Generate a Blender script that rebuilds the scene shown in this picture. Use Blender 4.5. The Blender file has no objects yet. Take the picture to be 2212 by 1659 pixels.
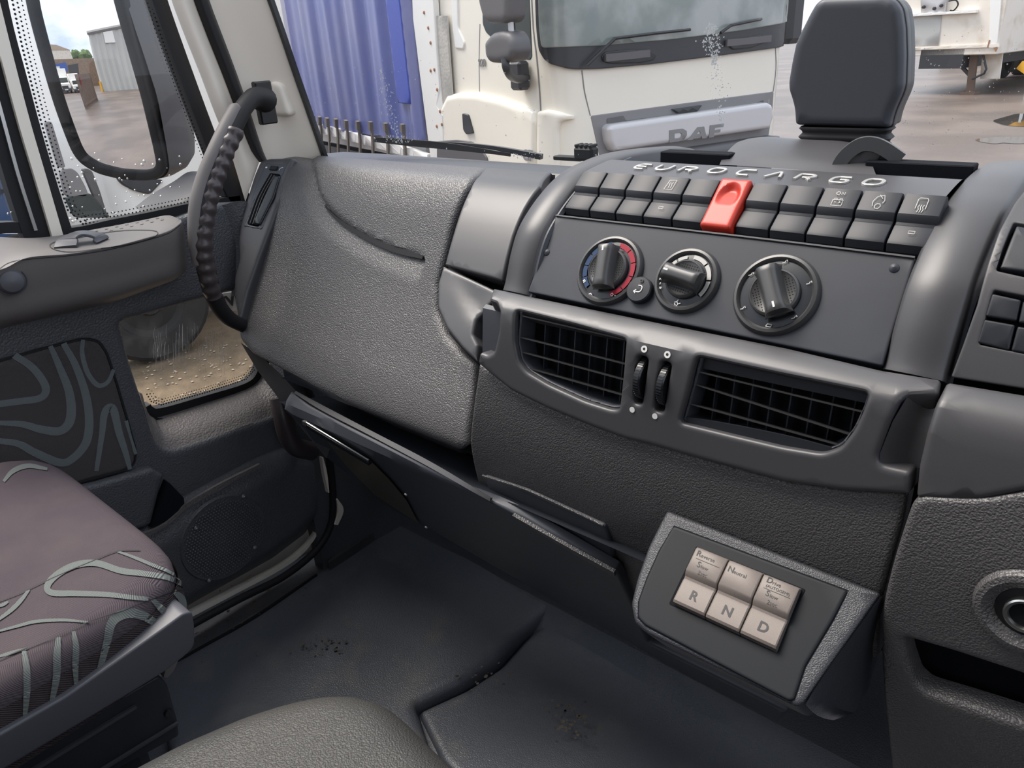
import bpy, math, random
import numpy as np
from mathutils import Vector, Matrix
from mathutils.geometry import delaunay_2d_cdt
random.seed(7)
sc = bpy.context.scene
# ---------------------------------------------------------------- camera (eye at OFF, truck axes: X right, Y forward, Z up)
OFF = np.array([0.0, 0.0, 2.1])            # eye height above the yard
F = 1600.0; CX, CY = 1106.0, 829.5
_p, _y, _r = [math.radians(a) for a in (24.72, 42.28, -3.72)]
_f = np.array([-math.sin(_y)*math.cos(_p), math.cos(_y)*math.cos(_p), -math.sin(_p)])
_rt = np.array([math.cos(_y), math.sin(_y), 0.0]); _up = np.cross(_rt, _f)
CR = math.cos(_r)*_rt + math.sin(_r)*_up; CU = -math.sin(_r)*_rt + math.cos(_r)*_up; CF = _f
cam = bpy.data.cameras.new('camera'); co = bpy.data.objects.new('camera', cam); sc.collection.objects.link(co)
cam.sensor_fit = 'HORIZONTAL'; cam.sensor_width = 36.0; cam.lens = 36.0*F/2212.0; cam.clip_start = 0.02; cam.clip_end = 500
m = Matrix.Identity(4)
for i in range(3):
    m[i][0] = CR[i]; m[i][1] = CU[i]; m[i][2] = -CF[i]; m[i][3] = OFF[i]
co.matrix_world = m; sc.camera = co
# ---------------------------------------------------------------- sky, sun, exposure
wd = bpy.data.worlds.new('overcast_sky'); sc.world = wd; wd.use_nodes = True
nt = wd.node_tree; nt.nodes.clear(); N = nt.nodes.new; L = nt.links.new
out = N('ShaderNodeOutputWorld'); bg = N('ShaderNodeBackground'); L(bg.outputs[0], out.inputs[0])
tc = N('ShaderNodeTexCoord'); mp = N('ShaderNodeMapping'); mp.inputs['Scale'].default_value = (1, 1, 2.6); L(tc.outputs['Generated'], mp.inputs[0])
nz = N('ShaderNodeTexNoise'); nz.inputs['Scale'].default_value = 2.3; nz.inputs['Detail'].default_value = 7; nz.inputs['Roughness'].default_value = .55; L(mp.outputs[0], nz.inputs['Vector'])
cr = N('ShaderNodeValToRGB'); L(nz.outputs['Fac'], cr.inputs[0])
e = cr.color_ramp.elements; e[0].position = .36; e[0].color = (.42, .50, .66, 1); e[1].position = .62; e[1].color = (.93, .96, 1.0, 1)
L(cr.outputs[0], bg.inputs['Color']); bg.inputs['Strength'].default_value = 1.05
sun = bpy.data.lights.new('sun_through_cloud', 'SUN'); sun.energy = 3.0; sun.angle = math.radians(34); sun.color = (1, .92, .83)
so = bpy.data.objects.new('sun_through_cloud', sun); sc.collection.objects.link(so); so.location = (0, 0, 12)
so.rotation_euler = Vector((.50, .06, -.86)).to_track_quat('-Z', 'Y').to_euler()      # comes over the left, from behind a little
sc.view_settings.view_transform = 'Standard'; sc.view_settings.look = 'None'; sc.view_settings.gamma = 1; sc.view_settings.use_curve_mapping = False
sc.view_settings.exposure = 0.85
try:
    sc.cycles.use_denoising = True; sc.cycles.max_bounces = 8; sc.cycles.transparent_max_bounces = 24; sc.cycles.caustics_reflective = False; sc.cycles.caustics_refractive = False
except Exception: pass
# ---------------------------------------------------------------- rays: a pixel of the photograph -> a point of the place
A3 = lambda *a: np.array(a, float)
def R(p): return CR*(p[0]-CX)/F - CU*(p[1]-CY)/F + CF
def ax(p, x): d = R(p); return d*(x/d[0])
def ay(p, y): d = R(p); return d*(y/d[1])
def az(p, z): d = R(p); return d*(z/d[2])
def nrm(v): return v/np.linalg.norm(v)
def crom(P, n=8, closed=False):
    P = [np.array(q, float) for q in P]; out = []; k = len(P)
    rng = range(k) if closed else range(k-1)
    for i in rng:
        a = P[(i-1) % k] if (closed or i > 0) else 2*P[0]-P[1]
        b = P[i]; c = P[(i+1) % k]; d = P[(i+2) % k] if (closed or i < k-2) else 2*P[-1]-P[-2]
        for j in range(n):
            t = j/n; out.append(.5*((2*b)+(-a+c)*t+(2*a-5*b+4*c-d)*t*t+(-a+3*b-3*c+d)*t**3))
    if not closed: out.append(P[-1])
    return out
class Plane:
    def __init__(s, o, eu, ev, n=None):
        s.o = np.array(o, float); s.u = nrm(np.array(eu, float)); ev = np.array(ev, float); s.v = nrm(ev-s.u*(ev@s.u)); n_ = np.cross(s.u, s.v)
        s.n = n_ if n_@s.o < 0 else -n_
    def P(s, u, v, h=0): return s.o+s.u*u+s.v*v+s.n*h
    def inv(s, p): d = R(p); t = (s.o@s.n)/(d@s.n); q = d*t-s.o; return (q@s.u, q@s.v)
    def up(s, h): q = Plane(s.o+s.n*h, s.u, s.v); q.n = s.n; return q
class Ext:
    """a curve in the truck's YZ plane carried along X (kind 'x'), or a plan curve carried up Z (kind 'z')"""
    def __init__(s, pts, kind='x', smooth=8):
        s.k = kind; s.c = np.array(crom(pts, smooth)) if smooth else np.array(pts, float)
        s.L = np.concatenate([[0], np.cumsum(np.linalg.norm(np.diff(s.c, axis=0), axis=1))])
    def cur(s, v):
        v = float(v)
        if v <= 0: a, b, t = s.c[0], s.c[1], v/(s.L[1])
        else:
            i = min(int(np.searchsorted(s.L, v, side='right'))-1, len(s.c)-2); a, b, t = s.c[i], s.c[i+1], (v-s.L[i])/(s.L[i+1]-s.L[i])
        return a+(b-a)*t
    def nor(s, v):
        tg = s.cur(v+.004)-s.cur(v-.004); tg = tg/np.linalg.norm(tg); n = np.array([tg[1], -tg[0]])
        return n if n@s.cur(v) < 0 else -n
    def P(s, u, v, h=0):
        if s.k == 'x':
            c = s.cur(v)+s.nor(v)*h if h else s.cur(v); return A3(u, c[0], c[1])
        c = s.cur(u)+s.nor(u)*h if h else s.cur(u); return A3(c[0], c[1], v)
    def inv(s, p):
        d = R(p); a, b = (d[1], d[2]) if s.k == 'x' else (d[0], d[1])
        g = s.c[:, 0]*b-s.c[:, 1]*a; best = None
        for i in range(len(g)-1):
            if g[i]*g[i+1] <= 0 and g[i] != g[i+1]:
                t = g[i]/(g[i]-g[i+1]); c = s.c[i]+(s.c[i+1]-s.c[i])*t; k = (c@np.array([a, b]))/(a*a+b*b)
                if k > 0 and (best is None or k < best[0]): best = (k, s.L[i]+t*(s.L[i+1]-s.L[i]))
        if best is None:
            # beyond an end: extend the end segment
            cand = []
            for q, w, l0, sg in ((s.c[0], s.c[1]-s.c[0], 0, 1), (s.c[-1], s.c[-1]-s.c[-2], s.L[-1], 1)):
                w = w/np.linalg.norm(w); M = np.array([[a, -w[0]], [b, -w[1]]])
                try: k, t = np.linalg.solve(M, q)
                except Exception: continue
                if k > 0: cand.append((abs(t), k, l0+t))
            cand.sort(); best = (cand[0][1], cand[0][2])
        k, l = best
        return (d[0]*k, l) if s.k == 'x' else (l, d[2]*k)
class Loft:
    """a smooth surface through rows of 3-D points"""
    def __init__(s, rows, sm=True):
        s.r = [np.array(r, float) for r in rows]; s.nv = len(rows)-1; s.nu = len(rows[0])-1
        s.Lu = float(np.mean([np.sum(np.linalg.norm(np.diff(r, axis=0), axis=1)) for r in s.r])); q = np.array(s.r)
        s.Lv = float(np.mean(np.sum(np.linalg.norm(np.diff(q, axis=0), axis=2), axis=0))); s.q = q; s.g = None
    @staticmethod
    def _w(t, n):
        t = min(max(t, -.2), n+.2); i = min(max(int(math.floor(t)), 0), n-1); f = t-i
        w = {}
        def ad(k, c):
            if k < 0: ad(0, 2*c); ad(1, -c)
            elif k > n: ad(n, 2*c); ad(n-1, -c)
            else: w[k] = w.get(k, 0)+c
        if n == 1: ad(0, 1-f); ad(1, f); return w
        ad(i-1, .5*(-f+2*f*f-f**3)); ad(i, .5*(2-5*f*f+3*f**3)); ad(i+1, .5*(f+4*f*f-3*f**3)); ad(i+2, .5*(-f*f+f**3)); return w
    def _P(s, u, v):
        wu = s._w(u/s.Lu*s.nu, s.nu); wv = s._w(v/s.Lv*s.nv, s.nv); o = np.zeros(3)
        for a, x in wv.items():
            for b, y in wu.items(): o = o+s.q[a, b]*(x*y)
        return o
    def n_(s, u, v):
        e = .002; a = s._P(u+e, v)-s._P(u-e, v); b = s._P(u, v+e)-s._P(u, v-e); n = nrm(np.cross(a, b)); return n if n@s._P(u, v) < 0 else -n
    def P(s, u, v, h=0): return s._P(u, v)+(s.n_(u, v)*h if h else 0)
    def inv(s, p):
        if s.g is None:
            s.g = []
            for i in range(25):
                for j in range(25):
                    u = s.Lu*i/24; v = s.Lv*j/24; q = s._P(u, v); s.g.append((u, v)+pix(q))
        u, v = min(s.g, key=lambda k: (k[2]-p[0])**2+(k[3]-p[1])**2)[:2]
        for _ in range(12):
            a = np.array(pix(s._P(u, v))); e = .0015; ju = (np.array(pix(s._P(u+e, v)))-a)/e; jv = (np.array(pix(s._P(u, v+e)))-a)/e
            M = np.array([ju, jv]).T; d = np.array(p)-a
            try: st = np.linalg.solve(M, d)
            except Exception: break
            st = np.clip(st, -.05, .05); u += st[0]; v += st[1]
            if abs(st).max() < 1e-5: break
        return (float(u), float(v))
def pix(q): z = q@CF; return (CX+F*(q@CR)/z, CY-F*(q@CU)/z)
# ---------------------------------------------------------------- materials
MAT = {}
def mat(name, col, rough=.5, metal=0.0, spec=.5, bump=None, noise=None, coat=0, emit=None):
    """bump=(kind, scale per metre, strength[, distance]); noise=(scale, other colour, low, high)"""
    M = bpy.data.materials.new(name); M.use_nodes = True; t = M.node_tree; b = t.nodes['Principled BSDF']
    b.inputs['Base Color'].default_value = (*col, 1); b.inputs['Roughness'].default_value = rough; b.inputs['Metallic'].default_value = metal
    b.inputs['Specular IOR Level'].default_value = spec
    if coat: b.inputs['Coat Weight'].default_value = coat; b.inputs['Coat Roughness'].default_value = .08
    g = t.nodes.new('ShaderNodeNewGeometry')
    if noise:
        n = t.nodes.new('ShaderNodeTexNoise'); n.inputs['Scale'].default_value = noise[0]; n.inputs['Detail'].default_value = 6; t.links.new(g.outputs['Position'], n.inputs['Vector'])
        r = t.nodes.new('ShaderNodeValToRGB'); t.links.new(n.outputs['Fac'], r.inputs[0]); r.color_ramp.elements[0].position = noise[2]; r.color_ramp.elements[1].position = noise[3]
        r.color_ramp.elements[0].color = (*col, 1); r.color_ramp.elements[1].color = (*noise[1], 1); t.links.new(r.outputs[0], b.inputs['Base Color'])
    if bump:
        k = bump[0]; bp = t.nodes.new('ShaderNodeBump'); bp.inputs['Strength'].default_value = bump[2]; bp.inputs['Distance'].default_value = bump[3] if len(bump) > 3 else .0008
        if k == 'grain':        # leather cells
            dn = t.nodes.new('ShaderNodeTexNoise'); dn.inputs['Scale'].default_value = bump[1]*.6; t.links.new(g.outputs['Position'], dn.inputs['Vector'])
            mx = t.nodes.new('ShaderNodeVectorMath'); mx.operation = 'MULTIPLY_ADD'; mx.inputs[1].default_value = (.9/bump[1],)*3
            t.links.new(dn.outputs['Color'], mx.inputs[0]); t.links.new(g.outputs['Position'], mx.inputs[2])
            v = t.nodes.new('ShaderNodeTexVoronoi'); v.feature = 'SMOOTH_F1'; v.inputs['Scale'].default_value = bump[1]; t.links.new(mx.outputs[0], v.inputs['Vector']); t.links.new(v.outputs['Distance'], bp.inputs['Height']); bp.invert = True
        elif k == 'noise':
            v = t.nodes.new('ShaderNodeTexNoise'); v.inputs['Scale'].default_value = bump[1]; v.inputs['Detail'].default_value = 3; t.links.new(g.outputs['Position'], v.inputs['Vector']); t.links.new(v.outputs['Fac'], bp.inputs['Height'])
        elif k == 'wave':
            v = t.nodes.new('ShaderNodeTexWave'); v.inputs['Scale'].default_value = bump[1]; v.inputs['Distortion'].default_value = .6; v.bands_direction = 'DIAGONAL'; t.links.new(g.outputs['Position'], v.inputs['Vector']); t.links.new(v.outputs['Fac'], bp.inputs['Height'])
        t.links.new(bp.outputs[0], b.inputs['Normal'])
    if emit: b.inputs['Emission Color'].default_value = (*emit[0], 1); b.inputs['Emission Strength'].default_value = emit[1]
    MAT[name] = M; return M
def glass(name, tint=(1, 1, 1), refl=.06, rough=0.0, dirt=None):
    M = bpy.data.materials.new(name); M.use_nodes = True; t = M.node_tree; t.nodes.clear()
    o = t.nodes.new('ShaderNodeOutputMaterial'); tr = t.nodes.new('ShaderNodeBsdfTransparent'); tr.inputs[0].default_value = (*tint, 1)
    gl = t.nodes.new('ShaderNodeBsdfGlossy'); gl.inputs['Roughness'].default_value = rough; mx = t.nodes.new('ShaderNodeMixShader')
    lw = t.nodes.new('ShaderNodeFresnel'); lw.inputs[0].default_value = 1.45
    ml = t.nodes.new('ShaderNodeMath'); ml.operation = 'MULTIPLY'; ml.inputs[1].default_value = refl/.04; t.links.new(lw.outputs[0], ml.inputs[0])
    t.links.new(ml.outputs[0], mx.inputs[0]); t.links.new(tr.outputs[0], mx.inputs[1]); t.links.new(gl.outputs[0], mx.inputs[2]); last = mx
    if dirt:    # thin film of dust: (colour, scale, lo, hi, amount)
        df = t.nodes.new('ShaderNodeBsdfDiffuse'); df.inputs[0].default_value = (*dirt[0], 1); g = t.nodes.new('ShaderNodeNewGeometry')
        n = t.nodes.new('ShaderNodeTexNoise'); n.inputs['Scale'].default_value = dirt[1]; n.inputs['Detail'].default_value = 8; t.links.new(g.outputs['Position'], n.inputs['Vector'])
        r = t.nodes.new('ShaderNodeMapRange'); r.inputs[1].default_value = dirt[2]; r.inputs[2].default_value = dirt[3]; r.inputs[3].default_value = 0; r.inputs[4].default_value = dirt[4]; t.links.new(n.outputs['Fac'], r.inputs[0])
        m2 = t.nodes.new('ShaderNodeMixShader'); t.links.new(r.outputs[0], m2.inputs[0]); t.links.new(last.outputs[0], m2.inputs[1]); t.links.new(df.outputs[0], m2.inputs[2]); last = m2
    t.links.new(last.outputs[0], o.inputs[0]); MAT[name] = M; return M
# ---------------------------------------------------------------- mesh tools
class MB:
    def __init__(s): s.v = []; s.f = []; s.m = []; s.mats = []
    def mi(s, m):
        m = MAT[m] if isinstance(m, str) else m
        if m not in s.mats: s.mats.append(m)
        return s.mats.index(m)
    def add(s, vs, fs, m):
        o = len(s.v); s.v.extend([tuple(map(float, q)) for q in vs]); k = s.mi(m)
        for f in fs: s.f.append(tuple(i+o for i in f)); s.m.append(k)
        return s
    def build(s, name, parent=None, sharp=32, bevel=0, solid=None, **tags):
        me = bpy.data.meshes.new(name); V = np.array(s.v); b = A3((V[:, 0].min()+V[:, 0].max())/2, (V[:, 1].min()+V[:, 1].max())/2, V[:, 2].min())
        me.from_pydata((V-b).tolist(), [], s.f)
        for m_ in s.mats: me.materials.append(m_)
        me.polygons.foreach_set('material_index', s.m); me.polygons.foreach_set('use_smooth', [True]*len(s.f)); me.validate(); me.update()
        try: me.set_sharp_from_angle(angle=math.radians(sharp))
        except Exception: pass
        o = bpy.data.objects.new(name, me); sc.collection.objects.link(o); put(o, b, parent)
        if bevel:
            bv = o.modifiers.new('bevel', 'BEVEL'); bv.width = bevel; bv.segments = 2; bv.limit_method = 'ANGLE'; bv.angle_limit = math.radians(40)
        for k_, v_ in tags.items(): o[k_] = v_
        return o
WPOS = {}
def put(o, b, parent):
    o.location = b+OFF if parent is None else b-WPOS[parent.name]; o.parent = parent; WPOS[o.name] = np.array(b, float)
def root(name, loc, label=None, category=None, group=None, kind=None):
    o = bpy.data.objects.new(name, None); o.empty_display_size = .05; sc.collection.objects.link(o); put(o, np.array(loc, float), None); tag(o, label, category, group, kind); return o
def tag(o, label=None, category=None, group=None, kind=None):
    for k, v in (('label', label), ('category', category), ('group', group), ('kind', kind)):
        if v: o[k] = v
    return o
def copy_tree(o, shift, parent=None):
    c = o.copy(); sc.collection.objects.link(c); c.parent = parent
    if parent is None or shift is not None: c.location = Vector(o.location)+Vector(shift)
    WPOS[c.name] = WPOS[o.name]+(np.array(shift) if shift is not None else 0)
    for ch in [q for q in sc.objects if q.parent == o]: copy_tree(ch, None, c)
    return c
def rnd(P, r, n=5, closed=True):
    """round the corners of a polygon; r one radius or a list"""
    P = [np.array(q, float) for q in P]; k = len(P); o = []
    for i in range(k):
        rr = r[i] if isinstance(r, (list, tuple)) else r
        if rr <= 0 or (not closed and i in (0, k-1)): o.append(P[i]); continue
        a, b, c = P[i-1], P[i], P[(i+1) % k]; la, lc = np.linalg.norm(a-b), np.linalg.norm(c-b)
        if la < 1e-9 or lc < 1e-9: o.append(b); continue
        ua, uc = (a-b)/la, (c-b)/lc; d = min(rr, la*.46, lc*.46); s, e_ = b+ua*d, b+uc*d
        for j in range(n+1):
            t = j/n; o.append((1-t)**2*s+2*t*(1-t)*b+t*t*e_)
    return o
def dens(P, s, closed=True):
    o = []; k = len(P)
    for i in range(k if closed else k-1):
        a, b = P[i], P[(i+1) % k]; n = max(1, int(np.linalg.norm(b-a)/s+.5))
        for j in range(n): o.append(a+(b-a)*j/n)
    if not closed: o.append(P[-1])
    return o
def inside(P, q):
    c = False; n = len(P); x, y = q
    for i in range(n):
        a, b = P[i], P[i-1]
        if (a[1] > y) != (b[1] > y) and x < (b[0]-a[0])*(y-a[1])/(b[1]-a[1])+a[0]: c = not c
    return c
def edged(P, X):
    """distance of points X (n,2) from the closed polyline P"""
    X = np.asarray(X, float); P = np.asarray(P); d = np.full(len(X), 1e9)
    for i in range(len(P)):
        a, b = P[i-1], P[i]; ab = b-a; L2 = ab@ab
        t = np.clip(((X-a)@ab)/(L2+1e-18), 0, 1); q = a+t[:, None]*ab; d = np.minimum(d, np.linalg.norm(X-q, axis=1))
    return d
def shell(mb, S, loops, m, lift=0, thick=.01, rad=.003, grid=.02, hfun=None, back=False, seg=3, holerad=None):
    """fill loops (uv polygons on surface S; first outer, others holes) as a slab with rounded front edges"""
    loops = [dens([np.array(q, float) for q in l], grid*1.0) for l in loops]
    allp = []; edges = []; 
    for l in loops:
        o = len(allp); allp += list(l); edges += [(o+i, o+(i+1) % len(l)) for i in range(len(l))]
    nb = len(allp); ex = []
    hr = rad if holerad is None else holerad
    for li, l in enumerate(loops):
        n = len(l); rr = rad if li == 0 else hr
        if rr > 0:
            A = sum(l[i-1][0]*l[i][1]-l[i][0]*l[i-1][1] for i in range(n))
            sg = 1 if (A > 0) == (li == 0) else -1
            for k in range(1, seg+1):
                d = rr*(1-math.cos(math.pi/2*k/seg)) if k < seg else rr
                for i in range(n):
                    t = l[(i+1) % n]-l[i-1]; ln = np.linalg.norm(t)
                    if ln < 1e-9: continue
                    nn = np.array([-t[1], t[0]])/ln*sg; ex.append((l[i]+nn*d, d))
            for i in range(n):
                t = l[(i+1) % n]-l[i-1]; ln = np.linalg.norm(t)
                if ln > 1e-9: ex.append((l[i]+np.array([-t[1], t[0]])/ln*sg*(rr*1.35+.0008), rr*1.35+.0008))
    lo = np.min(loops[0], axis=0); hi = np.max(loops[0], axis=0)
    for i in range(int((hi[0]-lo[0])/grid)+1):
        for j in range(int((hi[1]-lo[1])/grid)+1): ex.append((lo+np.array([(i+.5+.25*(j % 2))*grid, (j+.5)*grid]), grid*.45+rad))
    if ex:
        X = np.array([q for q, _ in ex]); D = np.min([edged(l, X) for l in loops], axis=0); keep = []
        for (q, d), dd in zip(ex, D):
            if dd < d*.96: continue
            if not inside(loops[0], q) or any(inside(h, q) for h in loops[1:]): continue
            keep.append(q)
        allp += keep
    vv, ee, ff, ov, oe, of = delaunay_2d_cdt([Vector(q) for q in allp], edges, [], 0, 1e-7)
    V = np.array([(q.x, q.y) for q in vv]); D0 = edged(loops[0], V); Dh = np.min([edged(l, V) for l in loops[1:]], axis=0) if len(loops) > 1 else np.full(len(V), 1e9)
    def prof(d, r): return 0 if r <= 0 or d >= r else math.sqrt(max(0, r*r-(r-d)**2))-r
    P3 = []
    for i, q in enumerate(V):
        h = lift+min(prof(D0[i], rad), prof(Dh[i], hr))
        if hfun: h += hfun(q[0], q[1], min(D0[i], Dh[i]))
        P3.append(S.P(q[0], q[1], h))
    fs = []
    for f in ff:
        c = V[list(f)].mean(axis=0)
        if inside(loops[0], c) and not any(inside(h, c) for h in loops[1:]): fs.append(tuple(f))
    # orient towards the surface normal
    if fs:
        f = fs[len(fs)//2]; nn = np.cross(P3[f[1]]-P3[f[0]], P3[f[2]]-P3[f[0]]); c = V[list(f)].mean(axis=0)
        if nn@(S.P(c[0], c[1], .01)-S.P(c[0], c[1], 0)) < 0: fs = [t[::-1] for t in fs]
    n0 = len(P3); 
    cnt = {}
    for f in fs:
        for i in range(len(f)): 
            e_ = (f[i], f[(i+1) % len(f)]); cnt[e_] = 1
    bd = [e_ for e_ in cnt if (e_[1], e_[0]) not in cnt]; mp_ = {}
    if thick:
        for a, b in bd:
            for k in (a, b):
                if k not in mp_: mp_[k] = len(P3); P3.append(S.P(V[k][0], V[k][1], lift-thick))
        fs += [(b, a, mp_[a], mp_[b]) for a, b in bd]
        if back:
            mpb = dict(mp_)
            base = [t for t in fs if max(t) < n0]
            for t in base:
                for k in t:
                    if k not in mpb: mpb[k] = len(P3); P3.append(S.P(V[k][0], V[k][1], lift-thick))
                fs.append(tuple(mpb[k] for k in t[::-1]))
    mb.add(P3, fs, m); return mb
def uvs(S, P, r=0): 
    q = [S.inv(p) for p in P]; return rnd(q, r) if r else [np.array(a) for a in q]
def panel(name, S, P, m, parent, r=.004, holes=(), hr=.004, **k):
    tg = {a: k.pop(a) for a in ('label', 'kind', 'category', 'group') if a in k}; sharp = k.pop('sharp', 32)
    mb = MB(); shell(mb, S, [uvs(S, P, r)]+[uvs(S, h, hr) for h in holes], m, **k); return mb.build(name, parent, sharp=sharp, **tg)
def sweep(mb, path, prof, m, up=None, closed=False, caps=True, scale=None, twist=None):
    """prof: 2-D closed outline swept along 3-D path"""
    path = [np.array(p, float) for p in path]; n = len(path); k = len(prof); vs = []
    prev = None
    for i, p in enumerate(path):
        t = nrm((path[(i+1) % n]-path[i-1]) if (closed or 0 < i < n-1) else (path[1]-path[0] if i == 0 else path[-1]-path[-2]))
        u = np.array(up, float) if up is not None else (prev if prev is not None else (A3(0, 0, 1) if abs(t[2]) < .9 else A3(1, 0, 0)))
        s = nrm(np.cross(t, u)); w = np.cross(s, t); prev = w; q = scale[i] if scale is not None else 1
        if not hasattr(q, '__len__'): q = (q, q)
        for a, b in prof: vs.append(p+s*a*q[0]+w*b*q[1])
    fs = []
    for i in range(n if closed else n-1):
        for j in range(k):
            a = i*k+j; b = i*k+(j+1) % k; c = ((i+1) % n)*k+(j+1) % k; d = ((i+1) % n)*k+j; fs.append((a, b, c, d))
    if caps and not closed: fs.append(tuple(range(k))[::-1]); fs.append(tuple((n-1)*k+j for j in range(k)))
    mb.add(vs, fs, m); return mb
def circ(r, n=12, ry=None): return [(r*math.cos(2*math.pi*i/n), (ry or r)*math.sin(2*math.pi*i/n)) for i in range(n)]
def tube(mb, path, r, m, n=12, **k): return sweep(mb, path, circ(r, n), m, **k)
def box(mb, c, s, m, ax_=None, b=0):
    """box centre c, size s, axes ax_; b = chamfer"""
    E = ax_ if ax_ is not None else (A3(1, 0, 0), A3(0, 1, 0), A3(0, 0, 1)); c = np.array(c, float); h = [q/2 for q in s]
    b = min([b]+[q*.45 for q in h])
    if b <= 0:
        V = [c+E[0]*x*h[0]+E[1]*y*h[1]+E[2]*z*h[2] for x in (-1, 1) for y in (-1, 1) for z in (-1, 1)]
        return mb.add(V, [(0, 1, 3, 2), (4, 6, 7, 5), (0, 4, 5, 1), (2, 3, 7, 6), (0, 2, 6, 4), (1, 5, 7, 3)], m)
    V = []; ix = {}
    for x in (-1, 1):
        for y in (-1, 1):
            for z in (-1, 1):
                for a in range(3):
                    q = [x*(h[0]-b), y*(h[1]-b), z*(h[2]-b)]; q[a] = (x, y, z)[a]*h[a]; ix[(x, y, z, a)] = len(V); V.append(c+E[0]*q[0]+E[1]*q[1]+E[2]*q[2])
    fs = []
    for a in range(3):
        o = [i for i in range(3) if i != a]
        for s_ in (-1, 1):
            l = []
            for p, q in ((-1, -1), (1, -1), (1, 1), (-1, 1)):
                k = [0, 0, 0]; k[a] = s_; k[o[0]] = p; k[o[1]] = q; l.append(ix[(*k, a)])
            fs.append(l)
        for p in (-1, 1):
            for q in (-1, 1):
                l = []
                for s_ in (-1, 1):
                    k = [0, 0, 0]; k[a] = s_; k[o[0]] = p; k[o[1]] = q; l += [ix[(*k, o[0])], ix[(*k, o[1])]]
                fs.append([l[0], l[1], l[3], l[2]])
    for x in (-1, 1):
        for y in (-1, 1):
            for z in (-1, 1): fs.append([ix[(x, y, z, a)] for a in range(3)])
    o_ = []
    for f in fs:     # outward winding
        P_ = [V[i] for i in f]; n = np.cross(P_[1]-P_[0], P_[2]-P_[0]); o_.append(tuple(f) if n@(sum(P_)/len(P_)-c) > 0 else tuple(f[::-1]))
    return mb.add(V, o_, m)
def lathe(mb, o, axis, prof, m, n=40, ex=None):
    """prof: (radius, height) pairs about axis through o"""
    a = nrm(np.array(axis, float)); u = nrm(np.cross(a, A3(1, .01, 0) if ex is None else ex)); w = np.cross(a, u); V = []; k = len(prof)
    for i in range(n):
        t = 2*math.pi*i/n; d = u*math.cos(t)+w*math.sin(t)
        for r_, h in prof: V.append(np.array(o)+d*r_+a*h)
    fs = [(i*k+j, ((i+1) % n)*k+j, ((i+1) % n)*k+j+1, i*k+j+1) for i in range(n) for j in range(k-1)]
    return mb.add(V, fs, m)
def ribbon(mb, S, P, w, m, lift=.0006, thick=.0, uv=False, n=6, closed=False):
    """flat band along a path on a surface; P pixels (or uv)"""
    q = [np.array(p if uv else S.inv(p), float) for p in P]; ww = w if hasattr(w, '__len__') else [w]*len(q)
    q3 = crom([np.array([a[0], a[1], b]) for a, b in zip(q, ww)], n, closed) if n > 1 else [np.array([a[0], a[1], b]) for a, b in zip(q, ww)]; V = []; k = len(q3)
    for i in range(k):
        if closed: t = q3[(i+1) % k][:2]-q3[i-1][:2]
        else: t = q3[min(i+1, k-1)][:2]-q3[max(i-1, 0)][:2]
        t = t/(np.linalg.norm(t)+1e-12); nn = np.array([-t[1], t[0]])*q3[i][2]/2
        for s_ in (1, -1):
            a = q3[i][:2]+nn*s_; V.append(S.P(a[0], a[1], lift))
        if thick:
            for s_ in (1, -1):
                a = q3[i][:2]+nn*s_; V.append(S.P(a[0], a[1], lift-thick))
    c = 4 if thick else 2; fs = []
    for i in range(k if closed else k-1):
        a = i*c; b = ((i+1) % k)*c; fs.append((a, a+1, b+1, b))
        if thick: fs += [(a+2, a, b, b+2), (a+1, a+3, b+3, b+1)]
    if thick and not closed: fs += [(0, 2, 3, 1), ((k-1)*c, (k-1)*c+1, (k-1)*c+3, (k-1)*c+2)]
    return mb.add(V, fs, m)
def text(mb, s, m, o, eu, ev, size, lift_n=None, bold=0, align='CENTER', depth=0):
    c = bpy.data.curves.new('t', 'FONT'); c.body = s; c.size = size; c.align_x = align; c.align_y = 'CENTER'; c.offset = bold; c.extrude = depth; c.resolution_u = 3
    t = bpy.data.objects.new('t', c); sc.collection.objects.link(t); bpy.context.view_layer.update()
    me = bpy.data.meshes.new_from_object(t.evaluated_get(bpy.context.evaluated_depsgraph_get()))
    eu = np.array(eu, float); ev = np.array(ev, float); nn = np.cross(eu, ev); o = np.array(o, float)
    V = [o+eu*v.co.x+ev*v.co.y+nn*v.co.z for v in me.vertices]; mb.add(V, [tuple(p.vertices) for p in me.polygons], m)
    bpy.data.objects.remove(t); bpy.data.curves.remove(c); bpy.data.meshes.remove(me); return mb
def grid_uv(S, u0, u1, v0, v1, nu, nv, h=0):
    V = [S.P(u0+(u1-u0)*i/nu, v0+(v1-v0)*j/nv, h) for j in range(nv+1) for i in range(nu+1)]
    return V, [(j*(nu+1)+i, j*(nu+1)+i+1, (j+1)*(nu+1)+i+1, (j+1)*(nu+1)+i) for j in range(nv) for i in range(nu)]
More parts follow.
